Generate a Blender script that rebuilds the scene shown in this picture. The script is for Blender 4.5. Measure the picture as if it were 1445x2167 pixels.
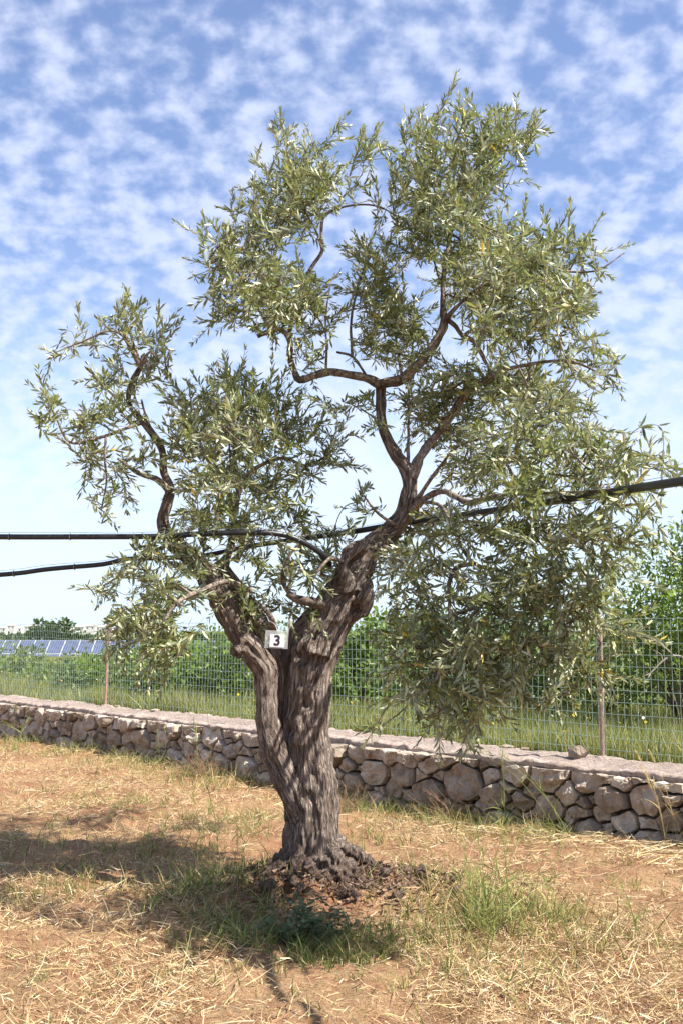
import bpy, math
import numpy as np
from mathutils import Vector, Matrix

for o in list(bpy.data.objects):
    bpy.data.objects.remove(o)
S = bpy.context.scene
COL = S.collection
rng = np.random.default_rng(7)

# ------------------------------------------------------------------ camera
F = 2290.0                      # focal length in photograph pixels (1445 x 2167)
EYE = 1.6
PITCH = math.atan((1335 - 1083.5) / F)
cam = bpy.data.objects.new('camera', bpy.data.cameras.new('camera'))
COL.objects.link(cam)
cam.data.sensor_fit = 'VERTICAL'
cam.data.sensor_height = 36.0
cam.data.lens = 36.0 * F / 2167.0
cam.data.clip_start = 0.05
cam.data.clip_end = 12000
cam.location = (0, 0, EYE)
cam.rotation_euler = (math.pi / 2 + PITCH, 0, 0)
S.camera = cam
S.render.resolution_x, S.render.resolution_y = 682, 1024

# ------------------------------------------------------------------ sky, sun, exposure
SUN_AZ = (0.90, -0.36)            # horizontal direction towards the sun
SUN_EL = math.radians(51)
_a = np.array(SUN_AZ) / np.hypot(*SUN_AZ)
SUN_DIR = Vector((_a[0] * math.cos(SUN_EL), _a[1] * math.cos(SUN_EL), math.sin(SUN_EL)))

world = bpy.data.worlds.new('World')
S.world = world
world.use_nodes = True
nt = world.node_tree
nt.nodes.clear()


def N(nt, t, **kw):
    n = nt.nodes.new(t)
    for k, v in kw.items():
        if k.startswith('i_'):
            n.inputs[k[2:].replace('_', ' ')].default_value = v
        else:
            setattr(n, k, v)
    return n


def L(nt, a, b):
    nt.links.new(a, b)


def math_node(nt, op, a, b=None, c=None, clamp=False):
    n = nt.nodes.new('ShaderNodeMath')
    n.operation = op
    n.use_clamp = clamp
    for i, v in enumerate((a, b, c)):
        if v is None:
            continue
        if isinstance(v, (int, float)):
            n.inputs[i].default_value = v
        else:
            nt.links.new(v, n.inputs[i])
    return n.outputs[0]


def smooth(nt, v, a, b, lo=0.0, hi=1.0):
    n = nt.nodes.new('ShaderNodeMapRange')
    n.interpolation_type = 'SMOOTHSTEP'
    n.inputs['From Min'].default_value = a
    n.inputs['From Max'].default_value = b
    n.inputs['To Min'].default_value = lo
    n.inputs['To Max'].default_value = hi
    nt.links.new(v, n.inputs['Value'])
    return n.outputs[0]


def mixc(nt, f, a, b, mode='MIX'):
    n = nt.nodes.new('ShaderNodeMix')
    n.data_type = 'RGBA'
    n.blend_type = mode
    for sock, v in ((n.inputs[0], f), (n.inputs[6], a), (n.inputs[7], b)):
        if isinstance(v, (int, float)):
            sock.default_value = v
        elif isinstance(v, (tuple, list)):
            sock.default_value = (*v[:3], 1)
        else:
            nt.links.new(v, sock)
    return n.outputs[2]


sky = N(nt, 'ShaderNodeTexSky', sky_type='NISHITA', sun_disc=False)
sky.sun_elevation = SUN_EL
sky.sun_rotation = math.atan2(SUN_DIR.x, SUN_DIR.y)
sky.altitude = 100
sky.air_density = 1.0
sky.dust_density = 0.6
sky.ozone_density = 1.6
tc = N(nt, 'ShaderNodeTexCoord')
sep = N(nt, 'ShaderNodeSeparateXYZ')
L(nt, tc.outputs['Generated'], sep.inputs[0])
zz = math_node(nt, 'MAXIMUM', sep.outputs[2], 0.0)
den = math_node(nt, 'ADD', zz, 0.48)
cmb = N(nt, 'ShaderNodeCombineXYZ')
L(nt, math_node(nt, 'DIVIDE', sep.outputs[0], den), cmb.inputs[0])
L(nt, math_node(nt, 'DIVIDE', sep.outputs[1], den), cmb.inputs[1])
# small altocumulus puffs, broken by a larger pattern, plus a thin veil low down
n1 = N(nt, 'ShaderNodeTexNoise', i_Scale=30.0, i_Detail=4.0, i_Roughness=0.5, i_Distortion=0.0)
L(nt, cmb.outputs[0], n1.inputs['Vector'])
n2 = N(nt, 'ShaderNodeTexNoise', i_Scale=3.6, i_Detail=2.0, i_Roughness=0.5)
L(nt, cmb.outputs[0], n2.inputs['Vector'])
n3 = N(nt, 'ShaderNodeTexNoise', i_Scale=6.0, i_Detail=6.0, i_Roughness=0.6, i_Distortion=0.4)
mp = N(nt, 'ShaderNodeMapping')
mp.inputs['Location'].default_value = (3.1, 7.7, 0)
mp.inputs['Scale'].default_value = (1.0, 0.45, 1)
L(nt, cmb.outputs[0], mp.inputs[0])
L(nt, mp.outputs[0], n3.inputs['Vector'])
low = smooth(nt, sep.outputs[2], 0.50, 0.10)             # more cover towards the horizon
puff_in = math_node(nt, 'ADD', n1.outputs[0], math_node(nt, 'MULTIPLY', math_node(nt, 'SUBTRACT', n2.outputs[0], 0.5), 0.42))
puff_in = math_node(nt, 'ADD', puff_in, math_node(nt, 'MULTIPLY', low, 0.10))
puff = smooth(nt, puff_in, 0.34, 0.74)
veil = math_node(nt, 'MULTIPLY', smooth(nt, n3.outputs[0], 0.38, 0.72), smooth(nt, sep.outputs[2], 0.42, 0.15))
clear_low = smooth(nt, sep.outputs[2], 0.02, 0.14)
cl = math_node(nt, 'MAXIMUM', math_node(nt, 'MULTIPLY', puff, 0.70), math_node(nt, 'MULTIPLY', veil, 0.75))
cl = math_node(nt, 'MULTIPLY', cl, math_node(nt, 'MULTIPLY_ADD', clear_low, 0.75, 0.25))
CLOUD = (7.0, 7.55, 9.3)
skc = mixc(nt, 0.10, sky.outputs[0], (5.2, 5.2, 6.6))
skc = mixc(nt, 1.0, skc, (1.20, 1.30, 1.52), 'MULTIPLY')
skc = mixc(nt, smooth(nt, sep.outputs[2], 0.36, 0.0, 0.0, 0.85), skc, (6.9, 8.6, 9.9))
skc = mixc(nt, cl, skc, CLOUD)
bg = N(nt, 'ShaderNodeBackground', i_Strength=0.060)
L(nt, skc, bg.inputs[0])
out = N(nt, 'ShaderNodeOutputWorld')
L(nt, bg.outputs[0], out.inputs[0])

sun = bpy.data.objects.new('sun', bpy.data.lights.new('sun', 'SUN'))
COL.objects.link(sun)
sun.data.energy = 5.0
sun.data.angle = math.radians(0.53)
sun.data.color = (1.0, 0.95, 0.87)
sun.rotation_euler = (-SUN_DIR).to_track_quat('-Z', 'Y').to_euler()
sun.location = (6, 2, 9)

S.view_settings.view_transform = 'Standard'
S.view_settings.look = 'None'
S.view_settings.gamma = 1
S.view_settings.use_curve_mapping = False
S.view_settings.exposure = 1.17
S.render.engine = 'CYCLES'
S.cycles.max_bounces = 6
S.cycles.diffuse_bounces = 3
S.cycles.transparent_max_bounces = 8

# ------------------------------------------------------------------ helpers
_cp, _sp = math.cos(PITCH), math.sin(PITCH)


def at(px, py, Y):
    """the place at distance Y in front of the eye that the photograph shows at px, py"""
    a = (px - 722.5) / F
    b = -(py - 1083.5) / F
    d = np.array([a, _cp - b * _sp, _sp + b * _cp])
    return np.array([0, 0, EYE]) + d * (Y / d[1])


def ground_at(px, py, z=0.0):
    a = (px - 722.5) / F
    b = -(py - 1083.5) / F
    d = np.array([a, _cp - b * _sp, _sp + b * _cp])
    return np.array([0, 0, EYE]) + d * ((z - EYE) / d[2])


def _hash(ix, iy, iz, seed):
    h = (ix * 374761393 + iy * 668265263 + iz * 2147483647 + seed * 974711) & 0xffffffff
    h = ((h ^ (h >> 13)) * 1274126177) & 0xffffffff
    h = (h ^ (h >> 16)) & 0xffffffff
    return h.astype(np.float64) / 0xffffffff


def vnoise(p, seed=0):
    p = np.asarray(p, float)
    i = np.floor(p).astype(np.int64)
    f = p - i
    f = f * f * (3 - 2 * f)
    r = 0
    for dx in (0, 1):
        wx = f[:, 0] if dx else 1 - f[:, 0]
        for dy in (0, 1):
            wy = f[:, 1] if dy else 1 - f[:, 1]
            for dz in (0, 1):
                wz = f[:, 2] if dz else 1 - f[:, 2]
                r = r + wx * wy * wz * _hash(i[:, 0] + dx, i[:, 1] + dy, i[:, 2] + dz, seed)
    return r * 2 - 1


def fbm(p, oct=4, seed=0, gain=0.5):
    p = np.asarray(p, float)
    r = np.zeros(len(p))
    a = 1.0
    for k in range(oct):
        r += a * vnoise(p * 2 ** k + 17.3 * k, seed + k)
        a *= gain
    return r


def noise2(x, y, s, oct=3, seed=0):
    x = np.asarray(x, float)
    y = np.asarray(y, float)
    return fbm(np.stack([x.ravel() * s, y.ravel() * s, np.zeros(x.size)], 1), oct, seed).reshape(x.shape)


def nrm(v):
    v = np.asarray(v, float)
    return v / np.maximum(np.linalg.norm(v, axis=-1, keepdims=True), 1e-9)


def mesh_data(name, V, Fc, mats, smooth_=True, col=None, vec=None, midx=None):
    """V (n,3); Fc an (m,k) array or a list of such arrays"""
    me = bpy.data.meshes.new(name)
    V = np.asarray(V, np.float32)
    Fl = Fc if isinstance(Fc, list) else [Fc]
    Fl = [np.asarray(f, np.int32) for f in Fl if len(f)]
    tot = np.concatenate([np.full(len(f), f.shape[1], np.int32) for f in Fl])
    loops = np.concatenate([f.ravel() for f in Fl])
    st = np.concatenate([[0], np.cumsum(tot)[:-1]]).astype(np.int32)
    me.vertices.add(len(V))
    me.vertices.foreach_set('co', V.ravel())
    me.loops.add(len(loops))
    me.loops.foreach_set('vertex_index', loops)
    me.polygons.add(len(tot))
    me.polygons.foreach_set('loop_start', st)
    me.polygons.foreach_set('loop_total', tot)
    me.polygons.foreach_set('use_smooth', np.full(len(tot), smooth_))
    if midx is not None:
        me.polygons.foreach_set('material_index', np.asarray(midx, np.int32))
    me.update(calc_edges=True)
    me.validate()
    for m in (mats if isinstance(mats, (list, tuple)) else [mats]):
        me.materials.append(m)
    if col is not None:
        at_ = me.attributes.new('tint', 'FLOAT_COLOR', 'POINT')
        c = np.ones((len(V), 4), np.float32)
        c[:, :3] = col
        at_.data.foreach_set('color', c.ravel())
    if vec is not None:
        at_ = me.attributes.new('grain', 'FLOAT_VECTOR', 'POINT')
        at_.data.foreach_set('vector', np.asarray(vec, np.float32).ravel())
    return me


def link(name, me, parent=None, loc=None):
    o = bpy.data.objects.new(name, me)
    COL.objects.link(o)
    if parent is not None:
        o.parent = parent
    if loc is not None:
        o.location = loc
    return o


def tag(o, label=None, cat=None, group=None, kind=None):
    if label:
        o['label'] = label
    if cat:
        o['category'] = cat
    if group:
        o['group'] = group
    if kind:
        o['kind'] = kind
    return o


def empty(name, loc):
    o = bpy.data.objects.new(name, None)
    o.empty_display_size = 0.1
    o.location = [float(v) for v in loc]
    COL.objects.link(o)
    return o


def catmull(P, step):
    """P (n,k): resample a polyline smoothly"""
    P = np.asarray(P, float)
    Q = np.vstack([2 * P[0] - P[1], P, 2 * P[-1] - P[-2]])
    o = []
    for i in range(1, len(Q) - 2):
        p0, p1, p2, p3 = Q[i - 1], Q[i], Q[i + 1], Q[i + 2]
        n = max(1, int(round(np.linalg.norm((p2 - p1)[:3]) / step)))
        for t in np.arange(n) / n:
            o.append(0.5 * (2 * p1 + (p2 - p0) * t + (2 * p0 - 5 * p1 + 4 * p2 - p3) * t * t + (3 * p1 - p0 - 3 * p2 + p3) * t ** 3))
    o.append(P[-1])
    return np.array(o)


def frames(P):
    T = nrm(np.gradient(P, axis=0))
    Nn = np.zeros_like(P)
    ref = np.array([0.0, -1.0, 0.15]) if abs(T[0][1]) < 0.9 else np.array([1.0, 0, 0])
    n = ref - T[0] * ref.dot(T[0])
    for i in range(len(P)):
        n = n - T[i] * n.dot(T[i])
        n = n / max(np.linalg.norm(n), 1e-9)
        Nn[i] = n
    return T, Nn, np.cross(T, Nn)


def tube(P, R, sides=6, caps=True, wob=0.0, seed=0):
    P = np.asarray(P, float)
    R = np.asarray(R, float) * np.ones(len(P))
    T, A, B = frames(P)
    an = np.arange(sides) / sides * 2 * np.pi
    rr = R[:, None] * np.ones(sides)
    if wob:
        q = np.stack([np.cos(an)[None, :] * 2 + 0 * rr, np.sin(an)[None, :] * 2 + 0 * rr, np.arange(len(P))[:, None] * 0.6 + 0 * rr], 2).reshape(-1, 3)
        rr = rr * (1 + wob * fbm(q, 3, seed).reshape(rr.shape))
    V = P[:, None, :] + rr[..., None] * (np.cos(an)[None, :, None] * A[:, None, :] + np.sin(an)[None, :, None] * B[:, None, :])
    V = V.reshape(-1, 3)
    i = np.arange(len(P) - 1)[:, None] * sides
    j = np.arange(sides)[None, :]
    k = (j + 1) % sides
    Q = np.stack([i + j, i + k, i + k + sides, i + j + sides], 2).reshape(-1, 4)
    tri = np.zeros((0, 3), int)
    if caps:
        V = np.vstack([V, P[0], P[-1]])
        a, b = len(V) - 2, len(V) - 1
        jj = np.arange(sides)
        kk = (jj + 1) % sides
        last = (len(P) - 1) * sides
        tri = np.vstack([np.stack([np.full(sides, a), kk, jj], 1), np.stack([np.full(sides, b), last + jj, last + kk], 1)])
    return V, Q, tri


class Bag:
    """collects pieces of one part into one mesh"""

    def __init__(self):
        self.V, self.Q, self.T, self.C, self.n = [], [], [], [], 0

    def add(self, V, Q=None, T=None, col=None):
        self.V.append(V)
        if Q is not None and len(Q):
            self.Q.append(np.asarray(Q) + self.n)
        if T is not None and len(T):
            self.T.append(np.asarray(T) + self.n)
        if col is not None:
            self.C.append(np.ones((len(V), 3)) * col)
        self.n += len(V)

    def tube(self, P, R, sides=6, caps=True, col=None, **k):
        V, Q, T = tube(P, R, sides, caps, **k)
        self.add(V, Q, T, col)

    def mesh(self, name, mats, smooth_=True):
        Fl = []
        if self.Q:
            Fl.append(np.vstack(self.Q))
        if self.T:
            Fl.append(np.vstack(self.T))
        return mesh_data(name, np.vstack(self.V), Fl, mats, smooth_, np.vstack(self.C) if self.C else None)


def box_verts(lo, hi):
    x0, y0, z0 = lo
    x1, y1, z1 = hi
    V = np.array([(x0, y0, z0), (x1, y0, z0), (x1, y1, z0), (x0, y1, z0), (x0, y0, z1), (x1, y0, z1), (x1, y1, z1), (x0, y1, z1)], float)
    Q = np.array([(0, 3, 2, 1), (4, 5, 6, 7), (0, 1, 5, 4), (1, 2, 6, 5), (2, 3, 7, 6), (3, 0, 4, 7)])
    return V, Q


def blades(P, D, Ln, Wd, bend, seg=2, taper=1.4, side=None, col=None):
    """ribbons: base P, direction D, length Ln, width Wd, bend vector added at the tip"""
    n = len(P)
    if side is None:
        side = nrm(np.cross(D, nrm(rng.normal(size=(n, 3)))))
    t = np.linspace(0, 1, seg + 1)
    c = P[:, None, :] + (D * Ln[:, None])[:, None, :] * t[None, :, None] + bend[:, None, :] * (t ** 2)[None, :, None]
    w = Wd[:, None] * 0.5 * (np.maximum(1 - t ** taper, 0.06) if taper else np.ones(seg + 1))[None, :]
    V = np.stack([c - side[:, None, :] * w[..., None], c + side[:, None, :] * w[..., None]], 2).reshape(-1, 3)
    b = (np.arange(n) * (seg + 1) * 2)[:, None]
    s = (np.arange(seg) * 2)[None, :]
    o = b + s
    Q = np.stack([o, o + 1, o + 3, o + 2], 2).reshape(-1, 4)
    C = None if col is None else np.repeat(col, (seg + 1) * 2, axis=0)
    return V, Q, C


# ------------------------------------------------------------------ materials
def material(name):
    m = bpy.data.materials.new(name)
    m.use_nodes = True
    nt = m.node_tree
    nt.nodes.clear()
    o = nt.nodes.new('ShaderNodeOutputMaterial')
    b = nt.nodes.new('ShaderNodeBsdfPrincipled')
    nt.links.new(b.outputs[0], o.inputs[0])
    b.inputs['Specular IOR Level'].default_value = 0.3
    b.inputs['Roughness'].default_value = 0.8
    return m, nt, b, o


def tex(nt, scale, detail=4, rough=0.55, vec=None, dist=0.0, mapscale=None):
    n = N(nt, 'ShaderNodeTexNoise', i_Scale=scale, i_Detail=detail, i_Roughness=rough, i_Distortion=dist)
    if vec is None:
        vec = N(nt, 'ShaderNodeTexCoord').outputs['Object']
    if mapscale:
        m = N(nt, 'ShaderNodeMapping')
        m.inputs['Scale'].default_value = mapscale
        L(nt, vec, m.inputs[0])
        vec = m.outputs[0]
    L(nt, vec, n.inputs['Vector'])
    return n.outputs[0]


def ramp(nt, v, stops):
    r = N(nt, 'ShaderNodeValToRGB')
    e = r.color_ramp.elements
    while len(e) < len(stops):
        e.new(0.5)
    for k, (p, c) in zip(e, stops):
        k.position = p
        k.color = (*c, 1)
    L(nt, v, r.inputs[0])
    return r.outputs[0]


def bump(nt, b, h, strength, dist):
    n = N(nt, 'ShaderNodeBump', i_Strength=strength, i_Distance=dist)
    L(nt, h, n.inputs['Height'])
    L(nt, n.outputs[0], b.inputs['Normal'])
    return n


def attr(nt, name):
    n = N(nt, 'ShaderNodeAttribute', attribute_name=name)
    return n


def mat_bark():
    m, nt, b, o = material('olive_bark')
    g = attr(nt, 'grain').outputs['Vector']
    a = tex(nt, 58, 5, 0.68, g, 0.5)
    f = tex(nt, 120, 4, 0.65, g, 0.3)
    c = tex(nt, 3.0, 4, 0.6)
    ridge = math_node(nt, 'ABSOLUTE', math_node(nt, 'SUBTRACT', a, 0.5))
    ridge = math_node(nt, 'SUBTRACT', 1.0, math_node(nt, 'MULTIPLY', ridge, 5.0), clamp=True)
    base = ramp(nt, a, [(0.34, (0.075, 0.048, 0.036)), (0.48, (0.27, 0.20, 0.155)), (0.62, (0.52, 0.43, 0.36))])
    base = mixc(nt, smooth(nt, c, 0.45, 0.72, 0, 0.55), base, (0.44, 0.37, 0.31))
    base = mixc(nt, math_node(nt, 'MULTIPLY', ridge, 0.6), base, (0.07, 0.047, 0.036))
    fis = tex(nt, 90, 3, 0.6, g, 0.8)
    fiss = smooth(nt, fis, 0.47, 0.36)
    base = mixc(nt, math_node(nt, 'MULTIPLY', fiss, 0.65), base, (0.05, 0.033, 0.025))
    base = mixc(nt, smooth(nt, fis, 0.54, 0.68, 0, 0.5), base, (0.66, 0.57, 0.49))
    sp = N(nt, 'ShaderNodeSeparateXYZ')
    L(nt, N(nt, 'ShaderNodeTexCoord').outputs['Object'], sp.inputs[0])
    soil_shade = math_node(nt, 'MULTIPLY', smooth(nt, math_node(nt, 'ADD', sp.outputs[2], math_node(nt, 'MULTIPLY', c, 0.25)), 0.42, 0.22), 0.92)  # soil brown near the ground, with the root mound's shade painted into it
    base = mixc(nt, soil_shade, base, mixc(nt, f, (0.05, 0.032, 0.024), (0.19, 0.12, 0.085)))
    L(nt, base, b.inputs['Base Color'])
    b.inputs['Roughness'].default_value = 0.88
    h = math_node(nt, 'ADD', math_node(nt, 'SUBTRACT', a, math_node(nt, 'MULTIPLY', ridge, 0.35)), math_node(nt, 'MULTIPLY', f, 0.35))
    h = math_node(nt, 'SUBTRACT', h, math_node(nt, 'MULTIPLY', fiss, 0.6))
    bump(nt, b, h, 1.0, 0.026)
    return m


def mat_branch():
    m, nt, b, o = material('branch_bark')
    a = tex(nt, 60, 4, 0.6)
    c = tex(nt, 9, 3, 0.6)
    col = ramp(nt, a, [(0.35, (0.085, 0.062, 0.047)), (0.65, (0.34, 0.275, 0.225))])
    col = mixc(nt, smooth(nt, c, 0.42, 0.62), col, mixc(nt, 1.0, col, (0.45, 0.42, 0.4), 'MULTIPLY'))
    L(nt, col, b.inputs['Base Color'])
    bump(nt, b, a, 0.6, 0.004)
    return m


def mat_leaf(name, front, back, trans, use_attr=True, rough=0.34, tr=0.26):
    """thin leaf: greener upper face, paler under face, some light coming through"""
    m, nt, b, o = material(name)
    gg = N(nt, 'ShaderNodeNewGeometry')
    col = mixc(nt, gg.outputs['Backfacing'], front, back)
    if use_attr:
        var = attr(nt, 'tint').outputs['Color']
    else:
        oi = N(nt, 'ShaderNodeObjectInfo')
        var = ramp(nt, oi.outputs['Random'], [(0.0, (0.6, 0.62, 0.57)), (0.5, (1.0, 1.0, 0.95)), (1.0, (1.32, 1.3, 1.1))])
    col = mixc(nt, 1.0, col, var, 'MULTIPLY')
    L(nt, col, b.inputs['Base Color'])
    b.inputs['Roughness'].default_value = rough
    b.inputs['Specular IOR Level'].default_value = 0.5
    t = N(nt, 'ShaderNodeBsdfTranslucent')
    L(nt, mixc(nt, 1.0, trans, var, 'MULTIPLY'), t.inputs[0])
    mx = N(nt, 'ShaderNodeMixShader')
    mx.inputs[0].default_value = tr
    L(nt, b.outputs[0], mx.inputs[1])
    L(nt, t.outputs[0], mx.inputs[2])
    L(nt, mx.outputs[0], o.inputs[0])
    return m


def mat_tint(name, rough=0.7, tr=0.0, spec=0.3):
    m, nt, b, o = material(name)
    c = attr(nt, 'tint').outputs['Color']
    L(nt, c, b.inputs['Base Color'])
    b.inputs['Roughness'].default_value = rough
    b.inputs['Specular IOR Level'].default_value = spec
    if tr:
        t = N(nt, 'ShaderNodeBsdfTranslucent')
        L(nt, c, t.inputs[0])
        mx = N(nt, 'ShaderNodeMixShader')
        mx.inputs[0].default_value = tr
        L(nt, b.outputs[0], mx.inputs[1])
        L(nt, t.outputs[0], mx.inputs[2])
        L(nt, mx.outputs[0], o.inputs[0])
    return m


def mat_stone():
    m, nt, b, o = material('limestone')
    oi = N(nt, 'ShaderNodeObjectInfo')
    tcn = N(nt, 'ShaderNodeTexCoord').outputs['Object']
    ad = N(nt, 'ShaderNodeVectorMath', operation='ADD')
    sc = N(nt, 'ShaderNodeVectorMath', operation='SCALE')
    L(nt, oi.outputs['Random'], sc.inputs['Scale'])
    sc.inputs[0].default_value = (13, 7, 11)
    L(nt, tcn, ad.inputs[0])
    L(nt, sc.outputs[0], ad.inputs[1])
    a = tex(nt, 9, 5, 0.6, ad.outputs[0])
    f = tex(nt, 45, 5, 0.65, ad.outputs[0])
    p = tex(nt, 22, 3, 0.5, ad.outputs[0])
    col = ramp(nt, a, [(0.28, (0.24, 0.175, 0.125)), (0.5, (0.40, 0.335, 0.27)), (0.72, (0.52, 0.475, 0.42))])
    col = mixc(nt, smooth(nt, f, 0.5, 0.72, 0, 0.5), col, (0.24, 0.195, 0.165))
    col = mixc(nt, smooth(nt, p, 0.60, 0.72, 0, 0.6), col, (0.66, 0.62, 0.585))
    col = mixc(nt, 1.0, col, ramp(nt, oi.outputs['Random'], [(0, (0.62, 0.57, 0.52)), (0.4, (0.92, 0.87, 0.81)), (1, (1.15, 1.14, 1.13))]), 'MULTIPLY')
    L(nt, col, b.inputs['Base Color'])
    b.inputs['Roughness'].default_value = 0.92
    h = math_node(nt, 'ADD', a, math_node(nt, 'MULTIPLY', f, 0.5))
    bump(nt, b, h, 0.9, 0.02)
    return m


def mat_cement():
    m, nt, b, o = material('weathered_cement')
    a = tex(nt, 5, 5, 0.65)
    f = tex(nt, 38, 5, 0.75)
    col = ramp(nt, a, [(0.3, (0.30, 0.225, 0.175)), (0.7, (0.46, 0.375, 0.315))])
    col = mixc(nt, smooth(nt, f, 0.47, 0.62, 0, 0.8), col, (0.17, 0.125, 0.105))
    L(nt, col, b.inputs['Base Color'])
    b.inputs['Roughness'].default_value = 0.95
    bump(nt, b, math_node(nt, 'ADD', a, math_node(nt, 'MULTIPLY', f, 0.6)), 1.0, 0.02)
    return m


def mat_plain(name, col, rough=0.6, metal=0.0, var=0.0, scale=20, spec=0.4, bumpd=0.0):
    m, nt, b, o = material(name)
    if var:
        a = tex(nt, scale, 5, 0.6)
        lo = tuple(c * (1 - var) for c in col)
        hi = tuple(c * (1 + var) for c in col)
        L(nt, ramp(nt, a, [(0.3, lo), (0.7, hi)]), b.inputs['Base Color'])
        if bumpd:
            bump(nt, b, a, 0.6, bumpd)
    else:
        b.inputs['Base Color'].default_value = (*col, 1)
    b.inputs['Roughness'].default_value = rough
    b.inputs['Metallic'].default_value = metal
    b.inputs['Specular IOR Level'].default_value = spec
    return m


# wall coordinates: u along the wall, v away from the eye across it
P0 = np.array([0.0, 11.0])
TU = nrm(np.array([1.0, -1.15]))
NV = np.array([-TU[1], TU[0]])
WALL_TOP, WALL_T = 0.52, 0.70


def W(u, v, z):
    u, v, z = np.broadcast_arrays(np.asarray(u, float), np.asarray(v, float), np.asarray(z, float))
    return np.stack([P0[0] + u * TU[0] + v * NV[0], P0[1] + u * TU[1] + v * NV[1], z], -1)


def UV(x, y):
    dx, dy = np.asarray(x, float) - P0[0], np.asarray(y, float) - P0[1]
    return dx * TU[0] + dy * TU[1], dx * NV[0] + dy * NV[1]


TREE = np.array([-0.19, 6.9])


def gz(x, y):
    """height of the ground"""
    x = np.asarray(x, float)
    y = np.asarray(y, float)
    u, v = UV(x, y)
    z = 0.025 * noise2(x, y, 0.9, 2, 3) + 0.030 * noise2(x, y, 3.0, 2, 5) + 0.017 * noise2(x, y, 11.0, 2, 9)
    z = z - 0.05 * np.exp(-((u - 0.5) / 3.0) ** 2) * np.exp(-(v / 1.5) ** 2) + 0.06 * np.exp(-((u - 4.5) / 1.6) ** 2) * np.exp(-(v / 0.9) ** 2)
    d2 = ((x - TREE[0] - 0.12) / 0.62) ** 2 + ((y - TREE[1] + 0.05) / 0.5) ** 2
    z = z + 0.15 * np.exp(-d2) * (1 + 0.5 * noise2(x, y, 9.0, 2, 21))
    k = np.clip((v - 0.2) / 0.3, 0, 1)
    back = 0.36 - 0.018 * np.clip(v, 0, 95) + 0.03 * noise2(x, y, 0.5, 2, 31)
    return z * (1 - k) + back * k


def mat_ground():
    m, nt, b, o = material('dry_soil_and_mown_straw')
    g = N(nt, 'ShaderNodeNewGeometry')
    pos = g.outputs['Position']
    dot = N(nt, 'ShaderNodeVectorMath', operation='DOT_PRODUCT')
    L(nt, pos, dot.inputs[0])
    dot.inputs[1].default_value = (NV[0], NV[1], 0)
    v = math_node(nt, 'SUBTRACT', dot.outputs['Value'], float(P0 @ NV))
    big = tex(nt, 1.3, 5, 0.6, pos)
    mid = tex(nt, 9, 5, 0.65, pos)
    fine = tex(nt, 60, 5, 0.7, pos)
    fib1 = tex(nt, 30, 5, 0.7, pos, 1.2, (1.0, 5.0, 1.0))
    fib2 = tex(nt, 30, 5, 0.7, pos, 1.2, (4.0, 1.0, 1.0))
    soil = ramp(nt, fine, [(0.3, (0.15, 0.070, 0.036)), (0.55, (0.30, 0.155, 0.085)), (0.75, (0.42, 0.25, 0.145))])
    straw = ramp(nt, mixc(nt, 0.5, fib1, fib2), [(0.34, (0.13, 0.062, 0.033)), (0.5, (0.34, 0.205, 0.108)), (0.66, (0.58, 0.43, 0.24))])
    f = math_node(nt, 'ADD', math_node(nt, 'MULTIPLY', big, 0.6), math_node(nt, 'MULTIPLY', mid, 0.4))
    yard = mixc(nt, smooth(nt, f, 0.40, 0.56), soil, straw)
    yard = mixc(nt, smooth(nt, mid, 0.56, 0.74, 0, 0.35), yard, (0.22, 0.19, 0.06))
    field = ramp(nt, big, [(0.3, (0.075, 0.10, 0.024)), (0.55, (0.14, 0.165, 0.04)), (0.75, (0.22, 0.21, 0.075))])
    col = mixc(nt, smooth(nt, v, 0.25, 0.45), yard, field)
    L(nt, col, b.inputs['Base Color'])
    b.inputs['Roughness'].default_value = 0.95
    b.inputs['Specular IOR Level'].default_value = 0.1
    h = math_node(nt, 'ADD', math_node(nt, 'MULTIPLY', mid, 0.8), math_node(nt, 'ADD', math_node(nt, 'MULTIPLY', fine, 0.5), fib1))
    bump(nt, b, h, 0.8, 0.022)
    return m


# ------------------------------------------------------------------ ground
def graded(fine_lo, fine_hi, step, far):
    c = list(np.arange(fine_lo, fine_hi, step))
    a, s = fine_hi, step
    while a < far:
        c.append(a)
        s *= 1.35
        a += s
    c.append(far)
    a, s, left = fine_lo, step, []
    while a > -far:
        s *= 1.35
        a -= s
        left.append(a)
    return np.array(left[::-1] + c)


gu = graded(-10, 9.5, 0.05, 4500)
gv = graded(-9, 0.6, 0.05, 4500)
GU, GV = np.meshgrid(gu, gv, indexing='ij')
XYZ = W(GU, GV, 0)
GZ = gz(XYZ[..., 0], XYZ[..., 1])
gV = np.stack([XYZ[..., 0], XYZ[..., 1], GZ], -1).reshape(-1, 3)
nu, nv = len(gu), len(gv)
ii, jj = np.meshgrid(np.arange(nu - 1), np.arange(nv - 1), indexing='ij')
ii, jj = ii.ravel(), jj.ravel()
gQ = np.stack([ii * nv + jj, (ii + 1) * nv + jj, (ii + 1) * nv + jj + 1, ii * nv + jj + 1], 1)
ground = link('ground', mesh_data('ground', gV, gQ, mat_ground()))
tag(ground, kind='structure', label='reddish soil strewn with mown straw, meadow beyond the wall')

# ------------------------------------------------------------------ dry stone wall
M_STONE, M_CEM = mat_stone(), mat_cement()
M_EARTH = mat_plain('wall_core_earth', (0.11, 0.075, 0.05), 0.95, 0, 0.4, 30, 0.1, 0.01)
wall = empty('dry_stone_wall', W(0, 0, 0))
tag(wall, 'low dry stone wall of rough limestone with a cement top', 'wall')
U0, U1, ZB, ZT = -12.0, 7.0, -0.14, WALL_TOP - 0.035


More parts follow.
